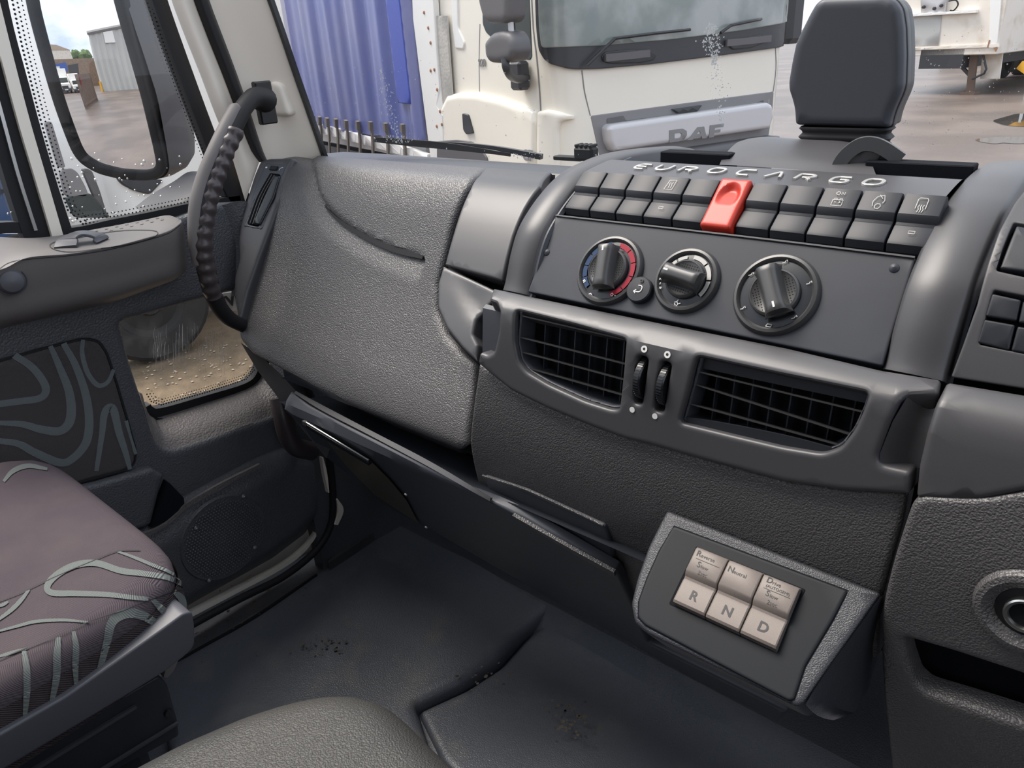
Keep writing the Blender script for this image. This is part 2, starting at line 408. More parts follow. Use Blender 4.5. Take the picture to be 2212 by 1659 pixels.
# ---------------------------------------------------------------- interior materials
LG = 620
mat('plate_black', (.011, .013, .016), .5, spec=.22)
mat('pod_grain', (.036, .038, .045), .42, spec=.5, bump=('grain', 1250, .6, .0006))
mat('dash_grain', (.080, .077, .079), .40, spec=.6, bump=('grain', 720, .85, .0010))
mat('dash_smooth', (.057, .056, .060), .40, spec=.5, bump=('noise', 2600, .12, .0003))
mat('dash_dark', (.055, .059, .071), .45, spec=.45, bump=('noise', 2600, .1, .0003))
mat('panel_black', (.022, .025, .033), .48, spec=.4, noise=(9, (.033, .037, .046), .4, .7))
mat('switch_black', (.017, .019, .025), .48, spec=.38, bump=('noise', 3000, .06, .0003))
mat('knob_grey', (.045, .045, .046), .36, spec=.55)
mat('gloss_black', (.010, .011, .013), .25, spec=.5)
mat('cavity', (.008, .009, .012), .8, spec=.1)  # near black: shade of hollows and gaps put into the colour
mat('mark_white', (.75, .74, .72), .5)
mat('mark_dim', (.45, .44, .42), .5)
mat('letter_silver', (.46, .45, .43), .35, metal=.35)
mat('hazard_red', (.46, .034, .018), .38, spec=.4)
mat('dial_red', (.30, .012, .03), .5, spec=.25); mat('dial_blue', (.008, .035, .10), .5, spec=.25)
mat('button_silver', (.155, .132, .120), .5, metal=.1, spec=.4, noise=(1500, (.17, .146, .132), .45, .55))
mat('ink', (.012, .012, .014), .5)
mat('beige_trim', (.84, .765, .665), .55, bump=('noise', 900, .12, .0004))
mat('cream_paint', (.86, .81, .71), .3, spec=.5, coat=.3)
mat('rubber', (.014, .014, .016), .6, spec=.3)
mat('door_plastic', (.125, .115, .115), .45, spec=.4, bump=('grain', 330, .9, .0012))
mat('door_dark', (.080, .083, .092), .45, spec=.45, bump=('grain', 380, .8, .0011))
mat('armrest_grey', (.145, .134, .130), .55, spec=.35, bump=('noise', 1500, .15, .0004))
mat('steel', (.6, .6, .58), .3, metal=1); mat('bronze_film', (.10, .085, .065), .3, spec=.5)
mat('fabric_dark', (.10, .092, .095), .95, spec=.08, bump=('wave', 420, .7, .0008))
mat('fabric_seat', (.082, .067, .076), .95, spec=.08, bump=('wave', 420, .6, .0008), noise=(14, (.098, .080, .085), .45, .75))
mat('fabric_front', (.075, .062, .063), .95, spec=.08, bump=('wave', 300, 1.0, .0010))
mat('fabric_line', (.165, .18, .172), .95, spec=.08, bump=('wave', 420, .7, .0008))
mat('fabric_line_dim', (.20, .225, .235), .95, spec=.08, bump=('wave', 420, .7, .0008))
mat('seat_trim', (.075, .076, .088), .45, spec=.4, bump=('noise', 2000, .1, .0003))
mat('vinyl', (.032, .0315, .030), .5, spec=.4, bump=('grain', 900, .8, .0008), noise=(7, (.042, .040, .036), .4, .7))
mat('floor_rubber', (.085, .093, .110), .38, spec=.7, bump=('grain', 620, .6, .0009), noise=(16, (.13, .127, .125), .55, .8))
mat('mud', (.14, .115, .085), .9, spec=.1)
# ---------------------------------------------------------------- dashboard surfaces
BTN = Plane((0, .639, -.128), (1, 0, 0), (0, -.040, -.035))
HV = Plane((0, .593, -.161), (1, 0, 0), (0, -.049, -.068))
STRIP = Plane((0, .642, -.1275), (1, 0, 0), (0, .045, .0055))
BAND = Ext([(.560, -.222), (.545, -.2275), (.528, -.231), (.513, -.240), (.508, -.262), (.503, -.30), (.496, -.36)])
PAD = Ext([(.80, -.152), (.74, -.1475), (.695, -.146), (.665, -.152), (.640, -.178), (.615, -.225), (.585, -.280), (.550, -.335), (.523, -.375), (.508, -.403), (.506, -.418), (.520, -.432)])
MID = Ext([(.80, -.155), (.74, -.148), (.695, -.146), (.660, -.150), (.625, -.172), (.595, -.203), (.570, -.235), (.548, -.262), (.520, -.30), (.503, -.34)])
LOW = Ext([(.540, -.24), (.520, -.27), (.510, -.31), (.504, -.36), (.506, -.41), (.516, -.455), (.532, -.50), (.56, -.56), (.60, -.63), (.65, -.70)])
RP = [(.544, -.232), (.549, -.223), (.559, -.198), (.572, -.176), (.590, -.160), (.612, -.146), (.638, -.134), (.670, -.1265), (.727, -.122), (.806, -.126), (.873, -.134), (.90, -.146)]
dash = root('dashboard', (-.45, .62, -.66), 'dark grey truck dashboard with sloping switch row, heater dials and air vents', 'dashboard')
D = dash
def strip_n(o, dx=0): pass
# --- big left pad with its curved groove
gv = [np.array(PAD.inv(p)) for p in [(676, 340), (676, 372), (684, 410), (700, 442), (728, 472), (765, 500), (810, 524), (860, 544), (914, 562)]]
gv = crom(gv, 5); gA = np.array(gv)
def groove(u, v, d):
    q = np.array([u, v]); k = int(np.argmin(((gA-q)**2).sum(1))); a = gA[max(k-1, 0)]; b = gA[min(k+1, len(gA)-1)]; t = (b-a)/np.linalg.norm(b-a)
    s = (q-gA[k])@np.array([-t[1], t[0]]); end = (q-gA[-1])@t if k >= len(gA)-1 else 0
    if end > .003: return 0
    w = 1.0
    s = -s          # >0: up-right of the groove
    if s > 0: f = 0 if s > .006 else -(1-s/.006)
    else: f = -max(0, 1+s/.028)
    return .0060*f*w
pad_px = [(628, 338), (760, 336), (900, 345), (1062, 356), (1036, 378), (1012, 404), (992, 443), (974, 500), (959, 560), (946, 610), (945, 670), (966, 722), (1000, 759), (1031, 784), (1027, 830), (1020, 880), (1012, 930), (1010, 962), (1016, 992), (960, 968), (860, 925), (740, 868), (620, 808), (541, 764), (516, 735), (511, 700), (524, 640), (556, 550), (598, 440)]
class _Top:
    def __init__(s, S): s.S = S; s.P = S.P
    def inv(s, p):
        if p[1] < 362: d = R(p); y = .735; k = y/d[1]; return (d[0]*(.70/d[1]) if False else d[0]*k, .065)
        return s.S.inv(p)
panel('dash_pad', _Top(PAD), pad_px, 'dash_grain', D, r=.006, thick=.03, rad=.009, grid=.0055, hfun=groove, label='padded grained cover left of the switches, with a curved groove')
mb = MB(); ribbon(mb, PAD, [(700, 446), (728, 474), (768, 500), (812, 523), (862, 542), (912, 553)], [.0015, .004, .006, .007, .0075, .007], 'rubber', lift=-.0012, thick=.004, n=5); mb.build('groove_insert', D, label='black ribbed strip in the groove')
# --- end cap with slim side vent
_a, _b, _c = ax((572, 352), -1.075), ax((618, 356), -1.035), ax((545, 492), -1.055)
VS = Plane(_a, _c-_a, _b-_a)
cap = [(560, 345), (580, 340), (634, 338), (622, 375), (604, 430), (580, 498), (558, 556), (532, 630), (514, 702), (504, 650), (503, 600), (514, 560), (512, 520), (517, 480), (530, 430), (545, 380)]
panel('end_cap', VS, cap, 'dash_smooth', D, r=.006, lift=-.001, thick=.05, rad=.006, grid=.015, holes=[[(580, 372), (608, 375), (593, 430), (559, 492), (532, 487), (556, 420)]], hr=.004, holerad=0, label='smooth grey end cap holding the slim side vent')
vt = panel('side_vent', VS, [(573, 352), (618, 356), (600, 408), (565, 496), (525, 489), (548, 415)], 'dash_dark', D, r=.004, holes=[[(582, 374), (606, 377), (592, 425), (558, 490), (534, 485), (557, 420)]], thick=.012, rad=.0015, grid=.012)
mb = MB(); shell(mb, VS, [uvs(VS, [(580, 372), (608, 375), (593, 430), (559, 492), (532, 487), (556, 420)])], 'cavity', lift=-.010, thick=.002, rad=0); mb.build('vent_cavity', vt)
mb = MB(); shell(mb, VS, [uvs(VS, [(594, 378), (607, 381), (592, 430), (563, 488), (547, 484), (572, 425)], .003)], 'gloss_black', lift=.003, thick=.011, rad=.003, grid=.01); mb.build('vent_flap', vt)
for k in range(3):
    mb = MB(); a = (583+k*4.5, 376+k*.6); b = (556+k*5, 425); c = (535+k*5.0, 482+k*.8); ribbon(mb, VS, [a, b, c], .0012, 'knob_grey', lift=.0015-k*.001, thick=.006, n=4); mb.build('vent_slat', vt)
mb = MB(); shell(mb, VS, [uvs(VS, [(587, 359), (602, 360), (598, 369), (583, 368)], .001)], 'rubber', lift=.003, thick=.004, rad=.0012, grid=.006); mb.build('vent_wheel', vt)
mb = MB(); ribbon(mb, VS, [(603, 369), (606, 364), (612, 362)], .0008, 'mark_white', lift=.0006); mb.build('vent_mark', vt); mb = MB(); ribbon(mb, VS, [(574, 362), (578, 362)], .0022, 'mark_white', lift=.0006); mb.build('vent_mark', vt)
# --- smooth covers between the pad and the centre stack
panel('side_cover', _Top(MID), [(1050, 361), (1066, 356), (1200, 361), (1190, 372), (1168, 402), (1134, 450), (1108, 512), (1084, 606), (960, 572), (976, 512), (994, 455), (1014, 410), (1034, 380)], 'dash_smooth', D, r=.002, thick=.03, rad=.003, grid=.012)
cov = [(956, 574), (1078, 629), (1050, 655), (1026, 690), (1021, 722), (1032, 745), (1029, 782), (1000, 755), (964, 710), (944, 664), (945, 612)]
def dent(u, v, d):
    p = np.array(pix(MID.P(u, v))); s = p-np.array([1010, 672]); q = s@nrm(A3(.85, -.5)); r_ = s@nrm(A3(.5, .85))
    return -.0055*math.exp(-(max(0, 26-q)/22)**2-(r_/55)**2)
panel('side_cover', MID, cov, 'dash_smooth', D, r=.002, thick=.03, rad=.0035, grid=.007, hfun=dent, label='smooth cover with a finger recess at the left of the vents')
panel('gap_backing', MID, [(930, 560), (1080, 345), (1250, 345), (1140, 640), (1050, 900), (1000, 800), (930, 700)], 'cavity', D, r=0, lift=-.034, thick=.002, rad=0, grid=.008)
# --- arched rails either side of the stack
def rail(x0, x1, mname, pts, lab):
    mb = MB(); c = crom(pts, 5); hh = .004
    prof = []; xs = [x0, x0+.001, x0+.004, (x0+x1)/2, x1-.004, x1-.001, x1]; hs = [-.03, -.003, .0005, .002, .0005, -.003, -.03]
    V = []; n = len(c)
    for i in range(n):
        t = nrm(c[min(i+1, n-1)]-c[max(i-1, 0)]); nn = np.array([t[1], -t[0]]); nn = nn if nn@(np.array([.62, -.30])-c[i]) < 0 else -nn
        for x, h in zip(xs, hs): q = c[i]+nn*h; V.append((x, q[0], q[1]))
    k = len(xs); F_ = [(i*k+j, (i+1)*k+j, (i+1)*k+j+1, i*k+j+1) for i in range(n-1) for j in range(k-1)]
    F_ += [tuple(range(k)), tuple((n-1)*k+j for j in range(k))[::-1]]; mb.add(V, F_, mname); return mb.build('arched_rail', D, sharp=50, label=lab)
rail(-.502, -.463, 'dash_smooth', RP, 'arched grey rail left of the heater panel')
rail(-.130, -.087, 'dash_smooth', [(a, b+(.002 if a > .7 else 0)) for a, b in RP[:-2]]+[(.90, -.140), (.97, -.16)], 'arched grey rail right of the heater panel')
# inner step of the left rail
mb = MB(); c = crom([(a+.004, b-.006) for a, b in RP[:9]], 5); sweep(mb, [(-.462, a, b) for a, b in c], [(-.004, -.02), (-.004, .0), (0, .002), (.003, 0), (.003, -.02)], 'dash_dark', up=(1, 0, 0)); mb.build('inner_rail', D)
# --- lettered strip
mb = MB(); sp = Ext([(.640, -.133), (.642, -.1285), (.650, -.1262), (.685, -.1220), (.70, -.1225), (.712, -.130), (.716, -.15)])
V, Fc = [], []
V = [sp.P(x, v) for v in np.linspace(0, sp.L[-1], 24) for x in np.linspace(-.466, -.1285, 12)]; Fc = [(j*12+i, j*12+i+1, (j+1)*12+i+1, (j+1)*12+i) for j in range(23) for i in range(11)]
mb.add(V, Fc, 'dash_smooth'); ls = mb.build('lettered_strip', D, label='satin strip above the switches carrying raised silver letters')
for xa, xb in ((-.425, -.345), (-.214, -.128)):
    mb = MB(); box(mb, ((xa+xb)/2, .738, -.146), (xb-xa, .02, .060), 'cavity', b=.001); mb.build('strip_back', D)
LP = Plane((0, .6655, -.12395), (1, 0, 0), (0, .045, .0055)); LP.n = nrm(A3(0, -.12, 1))
def LQ(x, y): return (x, y)
GL = {'E': [[(.9, 1), (.25, 1), (0, .75), (0, .25), (.2, 0), (.85, 0)], [(.05, .5), (.8, .5)]], 'U': [[(0, 1), (0, .25), (.2, 0), (.75, 0), (1, .25), (1, 1)]],
 'R': [[(0, 0), (0, 1), (.75, 1), (1, .8), (1, .6), (.8, .42), (.35, .42)], [(.6, .42), (1, 0)]], 'O': [[(.2, 0), (0, .25), (0, .75), (.2, 1), (.8, 1), (1, .75), (1, .25), (.8, 0), (.2, 0)]],
 'C': [[(.95, 1), (.25, 1), (0, .75), (0, .25), (.2, 0), (.9, 0)]], 'A': [[(0, 0), (.5, 1), (.65, 1), (1, 0)]], 'G': [[(.95, 1), (.25, 1), (0, .75), (0, .25), (.2, 0), (.95, 0), (1, .5), (.5, .5)]]}
lx = [1389, 1435, 1487, 1549, 1612, 1676, 1740, 1815, 1887]; ly = [362, 364.5, 368, 371, 375, 380, 385, 391, 396]
for ch, a, b in zip('EUROCARGO', lx, ly):
    d = R((a, b)); t = (LP.o@LP.n)/(d@LP.n); c = d*t; mb = MB(); w, h = .0140, .0150
    for st in GL[ch]:
        pts = [(c[0]+(q[0]-.5+.10*(q[1]-.5))*w, (q[1]-.5)*h) for q in st]
        cl = st[0] == st[-1]; pts = pts[:-1] if cl else pts
        pr = rnd([np.array(p) for p in pts], .002, 3, closed=cl)
        off = (c-LP.o)@LP.v
        sweep(mb, [LP.P(p[0], p[1]+off, .0008) for p in pr], [(-.0014, -.0016), (-.0014, .0006), (-.0009, .0010), (.0009, .0010), (.0014, .0006), (.0014, -.0016)], 'letter_silver', up=LP.n, closed=cl)
    mb.build('raised_letter', ls)
# --- switch row
panel('switch_tray', BTN, [(1250, 370), (2034, 428), (1986, 566), (1204, 470)], 'cavity', D, r=0, lift=-.006, thick=.01, rad=0, grid=.05)
SW = .0305; sx0 = -.4585
def switch(kind='plain'):
    mb = MB(); w = SW-.0016
    if kind == 'hazard':
        S = BTN; 
        def hz(u, v, d):
            q = ((u-w/2)/.0095, (v-.021)/.0150); r2 = math.hypot(*q)
            return -.0045*max(0, min(1, (1.08-r2)/.35))*max(.0, min(1, (.030-v)/.018)) if v < .03 else 0
        shell(mb, S, [rnd([(0, 0), (w, 0), (w, .0525), (0, .0525)], .003)], 'hazard_red', lift=.0105, thick=.016, rad=.0032, grid=.0016, hfun=hz); return mb
    pf = [(0, -.006), (.0002, .0055), (.0012, .0070), (.0205, .0080), (.0225, .0070), (.0255, .0035), (.0275, .0030), (.0290, .0040), (.0440, .0058), (.0465, .0052), (.0500, -.0005), (.0505, -.006)]
    V = []; xs = [(0, -.0012), (.0003, -.0004), (.0012, 0), (w-.0012, 0), (w-.0003, -.0004), (w, -.0012)]
    for x, dh in xs:
        for v, h in pf: V.append(BTN.P(x, v, h+dh))
    k = len(pf); Fq = [(i*k+j, i*k+j+1, (i+1)*k+j+1, (i+1)*k+j) for i in range(5) for j in range(k-1)]+[tuple(range(k))[::-1], tuple(5*k+j for j in range(k))]
    mb.add(V, Fq, 'switch_black'); return mb
sw0 = switch().build('rocker_switch', D, sharp=25); sw0.location.x += sx0; WPOS[sw0.name] = WPOS[sw0.name]+A3(sx0, 0, 0)
sws = [sw0]
for i in range(1, 11):
    if i == 5:
        o = switch('hazard').build('hazard_switch', D, sharp=40, label='red hazard warning switch'); o.location.x += sx0+SW*i; WPOS[o.name] = WPOS[o.name]+A3(sx0+SW*i, 0, 0)
    else:
        o = sw0.copy(); sc.collection.objects.link(o); o.location.x = sw0.location.x+SW*i; WPOS[o.name] = WPOS[sw0.name]+A3(SW*i, 0, 0)
    sws.append(o)
def icon(i, strokes, w=.00045, m='mark_dim', **k):
    """strokes in switch units: x 0..1 across, y 0..1 down the upper face"""
    mb = MB(); x0 = sx0+SW*i; T = Plane(BTN.P(0, 0, .0077), BTN.u, BTN.v); T.n = BTN.n
    for s in strokes:
        pts = [(x0+.0019+(.025)*p[0], .0014+.019*p[1]) for p in s]; ribbon(mb, T, pts, w, m, lift=.0009, uv=True, n=1)
    return mb
ic = {3: [[(.38, .25), (.30, .80), (.62, .80), (.66, .22), (.38, .25)], [(.44, .70), (.46, .55), (.43, .45), (.47, .35)], [(.53, .70), (.55, .55), (.52, .45), (.56, .35)]],
      8: [[(.34, .62), (.66, .62), (.66, .92), (.34, .92), (.34, .62)], [(.38, .62), (.38, .55), (.46, .55), (.46, .62)], [(.55, .62), (.55, .55), (.62, .55), (.62, .62)], [(.40, .74), (.46, .74)], [(.54, .74), (.60, .74)], [(.57, .69), (.57, .79)],
          [(.40, .35), (.36, .28), (.40, .21), (.46, .21), (.49, .28), (.46, .35), (.40, .35)], [(.54, .35), (.54, .21), (.63, .35), (.63, .21)]],
      9: [[(.36, .80), (.33, .55), (.42, .30), (.60, .22), (.66, .48), (.62, .62)], [(.47, .22), (.58, .40)], [(.42, .78), (.47, .66), (.56, .66), (.60, .78), (.55, .90), (.46, .90), (.42, .78)]],
      10: [[(.36, .75), (.36, .30), (.40, .22), (.60, .22), (.64, .30), (.64, .75)], [(.43, .92), (.46, .78), (.42, .66), (.45, .55)], [(.56, .92), (.59, .78), (.55, .66), (.58, .55)], [(.50, .92), (.52, .78), (.49, .66), (.51, .55)]]}
for i, st in ic.items(): icon(i, st).build('switch_symbol', sws[i])
for i in (3, 10):
    mb = MB(); T = Plane(BTN.P(0, .036, .0062), BTN.u, BTN.v); T.n = BTN.n; x = sx0+SW*i+.0145
    ribbon(mb, T, [(x-.0022, -.0011), (x+.0022, -.0011), (x+.0022, .0011), (x-.0022, .0011)], .0004, 'mark_dim', uv=True, n=1, closed=True); mb.build('switch_window', sws[i])
# --- heater panel, dials
hp = panel('heater_panel', HV, [(1201, 466), (1979, 558), (1906, 791), (1141, 631)], 'panel_black', D, r=.002, lift=.001, thick=.02, rad=.0012, grid=.012)
mb = MB(); ribbon(mb, HV, [(1203, 467), (1600, 512), (1977, 558)], .0014, 'dash_smooth', lift=.0026, thick=.002, n=3); mb.build('panel_edge', hp)
for p in ((1182, 546), (1932, 580)):
    u, v = HV.inv(p); mb = MB(); lathe(mb, HV.P(u, v, .0005), HV.n, [(.0038, 0), (.0036, .001), (.002, .0022), (0, .0026)], 'panel_black', 20); mb.build('screw_cover', hp)
def dial(center, rad, kind, ang, name='heater_dial'):
    u0, v0 = HV.inv(center); C = HV.P(u0, v0, 0); n = HV.n; E1 = HV.u; E2 = HV.v   # E2 points down the panel
    P = lambda r_, a, h: C+(E1*math.sin(a)-E2*math.cos(a))*r_+n*h      # a = 0 at the top, clockwise
    mb = MB(); lathe(mb, C, n, [(rad+.0012, .0005), (rad+.0008, .003), (rad-.0010, .0058), (rad-.0032, .0064), (rad-.0045, .0050), (rad-.0055, .0030)], 'knob_grey', 56); bz = mb.build(name, D)
    mb = MB(); lathe(mb, C, n, [(rad-.0050, .0030), (rad*.56, .0040), (0, .0040)], 'gloss_black', 48)
    ring = lambda a0, a1, r0, r1, m: mb.add([P(r_, math.radians(a0+(a1-a0)*i/10), .0046) for i in range(11) for r_ in (r0, r1)], [(2*i, 2*i+1, 2*i+3, 2*i+2) for i in range(10)], m)
    r0, r1 = rad*.68, rad*.82
    if kind == 'temp':
        for k in range(5): ring(8+k*30, 8+k*30+28, r0, r1, 'dial_red'); ring(-12-k*26, -12-k*26-24, r0, r1, 'dial_blue')
    if kind == 'fan':
        for k, w in ((-66, 1.0), (-38, 1.0), (2, 1.2), (44, 1.2), (86, 1.2)): ring(k, k+ (24 if k < 0 else 38), rad*.66, rad*.66+.003*w, 'mark_dim')
    mb.build('dial_face', bz)
    T = Plane(C+n*.0047, E1, E2); T.n = n
    def st(a, r_, strokes, s=.0022):
        o = P(r_, math.radians(a), 0)-C; q = (o@E1, o@E2)
        mb = MB()
        for k in strokes: ribbon(mb, T, [(q[0]+x*s, q[1]-y*s) for x, y in k], .0007, 'mark_white' if kind != 'mode' else 'mark_dim', uv=True, n=1, lift=.0003)
        mb.build('dial_symbol', bz)
    if kind == 'temp':
        st(-8, rad*.88, [[(-1.3, -.2), (-.3, .4), (.6, .2), (1.3, .8)], [(-1, .3), (0, .8)]]); st(-125, rad*.78, [[(-.7, 0), (0, .7), (.7, 0), (0, -.7), (-.7, 0), (.7, 0)]]); st(150, rad*.80, [[(-1, 0), (-.2, .8), (.5, .2), (.2, -.5), (-.6, -.4)], [(1.3, -.2), (1.6, .1)]]); st(-160, rad*.85, [[(-.8, 0), (0, .6), (.8, 0)]])
    elif kind == 'fan':
        st(180, rad*.74, [[(-.9, 0), (-.2, .3), (.2, -.3), (.9, 0)], [(0, -.9), (.3, -.2), (-.3, .2), (0, .9)], [(-.8, -.3), (-.3, -.8)]], .0032)
        for k, s_ in enumerate([[[(-.5, -.5), (-.5, .5), (0, 0), (.5, .5), (.5, -.5)]], [[(0, -.5), (0, .5)]], [[(-.4, -.5), (-.4, .5), (.4, -.5), (.4, .5)]]]): st(-98-k*10, rad*.80, s_, .0018)
    else:
        for a in (0, -62, 62, -128, 128, 172):
            st(a, rad*.80, [[(-.9, -.6), (0, -.2), (.2, .6)], [(.4, .9), (.9, .3)]] if a != 172 else [[(-1, -.5), (-.6, .5), (1, .5), (.8, -.5), (-1, -.5)]], .0022)
    # grip: round skirt + raised bar with a dimpled hollow each side
    gr = rad*.60; mb = MB(); lathe(mb, C, n, [(gr, .004), (gr, .007), (gr*.97, .0085), (gr*.90, .0092), (gr*.84, .0082), (0, .0080)], 'knob_grey', 48)
    a = math.radians(ang); bu = E1*math.sin(a)-E2*math.cos(a); bv = np.cross(n, bu); B = Plane(C, bu, bv); B.n = n
    hw = gr*.40; ll = gr*1.02
    prof = [(-1.25, .008), (-1.08, .0120), (-.92, .0165), (-.72, .0192), (-.4, .0202), (0, .0204), (.4, .0202), (.72, .0192), (.92, .0165), (1.08, .0120), (1.25, .008)]
    V = []; ns = 13
    for i in range(ns):
        t = -1+2*i/(ns-1); L_ = ll*math.sin(t*math.pi/2)*1.0; wd = hw*(.95+.22*abs(t)**2); hk = 1-.55*max(0, abs(t)-.8)/.2
        for y, h in prof: V.append(B.P(L_, y*wd, .0075+(h-.0075)*hk))
    k = len(prof); mb.add(V, [(i*k+j, (i+1)*k+j, (i+1)*k+j+1, i*k+j+1) for i in range(ns-1) for j in range(k-1)]+[tuple(range(k)), tuple((ns-1)*k+j for j in range(k))[::-1]], 'knob_grey')
    for s_ in (-1, 1):
        for i in range(-5, 6):
            for j in range(5):
                x = i*.0024; y = s_*(hw*1.28+.001+j*.0022)
                if math.hypot(x, y) < gr*.82: mb.add([B.P(x-.0006, y, .0081), B.P(x, y-.0006, .0081), B.P(x+.0006, y, .0081), B.P(x, y+.0006, .0081), B.P(x, y, .0090)], [(0, 1, 4), (1, 2, 4), (2, 3, 4), (3, 0, 4)], 'knob_grey')
    g = mb.build('dial_grip', bz, sharp=50)
    mb = MB(); ribbon(mb, B, [(ll*.62, 0), (ll*.86, 0)], .0016, 'mark_white', lift=.0208 if False else .0206, uv=True, n=1); mb.build('grip_pointer', bz); return bz
dial((1319, 586), .0335, 'temp', -12)['label'] = 'dial with red and blue temperature arcs'
dial((1485, 608), .0292, 'fan', -82)['label'] = 'smaller fan speed dial marked MIN'
dial((1677, 638), .0338, 'mode', 150)['label'] = 'air direction dial nearest the driver'
u0, v0 = HV.inv((1386, 630)); C = HV.P(u0, v0, 0); mb = MB(); lathe(mb, C, HV.n, [(.0125, 0), (.0122, .006), (.0112, .0072), (0, .0078)], 'switch_black', 36); T = Plane(C+HV.n*.0079, HV.u, HV.v); T.n = HV.n
pb = mb.build('recirculation_button', hp); mb = MB()
ribbon(mb, T, [(-.003, .0028), (.002, .0028), (.0038, .0005), (.0036, -.0022), (.002, -.0032), (-.0005, -.0032)], .0008, 'mark_white', uv=True, n=3, lift=.0003); ribbon(mb, T, [(-.0012, .0045), (-.0035, .0028), (-.0012, .0010)], .0008, 'mark_white', uv=True, n=1, lift=.0003)
lathe(mb, T.P(.001, -.0078, .0002), HV.n, [(.0018, 0), (.0018, .0005), (.0011, .0005), (.0010, 0)], 'knob_grey', 16); mb.build('button_symbol', pb)
# --- vent band
bp = [(1066, 620), (1140, 637), (1400, 690), (1700, 749), (1906, 797), (2036, 818), (2028, 846), (1960, 850), (1944, 866), (1922, 915), (1896, 985), (1900, 1004), (1920, 1010), (1966, 1020), (1968, 1040), (1964, 1070), (1822, 1062), (1694, 1043), (1547, 1004), (1400, 962), (1353, 951), (1287, 927), (1182, 884), (1103, 845), (1066, 815), (1031, 786), (1035, 762), (1052, 768), (1066, 760), (1076, 715), (1079, 672), (1072, 652), (1056, 646)]
V1 = [(1115, 668), (1230, 697), (1353, 732), (1346, 800), (1337, 886), (1318, 886), (1261, 868), (1182, 832), (1135, 804), (1118, 782), (1110, 740)]
V2 = [(1505, 768), (1680, 806), (1878, 846), (1868, 880), (1845, 930), (1815, 968), (1775, 982), (1690, 968), (1580, 942), (1466, 914), (1484, 850)]
S1 = [(1376, 768), (1400, 772), (1386, 876), (1366, 872)]; S2 = [(1428, 780), (1450, 785), (1432, 894), (1410, 888)]
def bandh(u, v, d):
    p = pix(BAND.P(u, v)); h = 0
    # scooped hand recesses at both ends
    x = (p[0]-1040-(p[1]-640)*-.12)/40; 
    return 0
    if p[1] > 645 and p[1] < 775 and 1030 < p[0] < 1072: h -= .012*min(1, (1072-p[0])/12)*min(1, (775-p[1])/14, (p[1]-640)/10)
    if p[1] > 848 and p[1] < 1006:
        xl = 1930-(p[1]-860)*.30; s = (p[0]-xl)/52
        if s > 0: h -= .013*min(1, s)**1.3*min(1, (1006-p[1])/10, (p[1]-842)/14)
    return h
band = panel('vent_surround', BAND, bp, 'dash_smooth', D, r=.003, hr=.005, holes=[V1, V2, S1, S2], thick=.022, rad=.004, holerad=.003, grid=.012)
panel('finger_recess', BAND, [(1040, 630), (1095, 645), (1085, 790), (1020, 790), (1020, 700)], 'dash_dark', D, r=0, lift=-.016, thick=.004, rad=0, grid=.02)
mb = MB(); V = []
for a, b in ((BAND.P(*BAND.inv((1962, 848)), -.003), BAND.P(*BAND.inv((2034, 850)), -.016)), (BAND.P(*BAND.inv((1926, 912)), -.003), BAND.P(*BAND.inv((2014, 915)), -.016)), (BAND.P(*BAND.inv((1897, 985)), -.003), BAND.P(*BAND.inv((1996, 985)), -.016)), (BAND.P(*BAND.inv((1900, 1010)), -.003), BAND.P(*BAND.inv((1990, 1030)), -.016))):
    for t in np.linspace(0, 1, 7): V.append(a*(1-t)+b*t+A3(0, .006, -.002)*math.sin(math.pi*t))
mb.add(V, [(j*7+i, j*7+i+1, (j+1)*7+i+1, (j+1)*7+i) for j in range(3) for i in range(6)], 'dash_smooth'); mb.build('finger_recess', D, sharp=70)
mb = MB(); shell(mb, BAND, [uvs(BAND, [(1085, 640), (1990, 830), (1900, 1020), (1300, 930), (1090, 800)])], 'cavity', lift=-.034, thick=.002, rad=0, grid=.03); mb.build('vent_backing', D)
FB = Plane((0, .508, -.262), (1, 0, 0), (0, -.006, -.045))
def vent(outl, nh, vx, tiltpx, lab):
    u = uvs(FB, outl, .004); mb = MB()
    shell(mb, FB, [u, [FB.inv(p) if False else (np.mean([q[0] for q in u])+(q[0]-np.mean([q[0] for q in u]))*.965, np.mean([q[1] for q in u])+(q[1]-np.mean([q[1] for q in u]))*.94) for q in u]], 'dash_dark', lift=-.006, thick=.026, rad=.001, grid=.01)
    v = mb.build('air_vent', D, label=lab); us = [q[0] for q in u]; 
    return v, u
def clipx(u, vv):
    xs = []
    for i in range(len(u)):
        a, b = u[i-1], u[i]
        if (a[1]-vv)*(b[1]-vv) < 0: xs.append(a[0]+(b[0]-a[0])*(vv-a[1])/(b[1]-a[1]))
    return (min(xs), max(xs)) if len(xs) > 1 else None
def clipy(u, x):
    ys = [a[1]+(b[1]-a[1])*(x-a[0])/(b[0]-a[0]) for a, b in zip(u, u[1:]+u[:1]) if (a[0]-x)*(b[0]-x) < 0]
    return (min(ys), max(ys)) if len(ys) > 1 else None
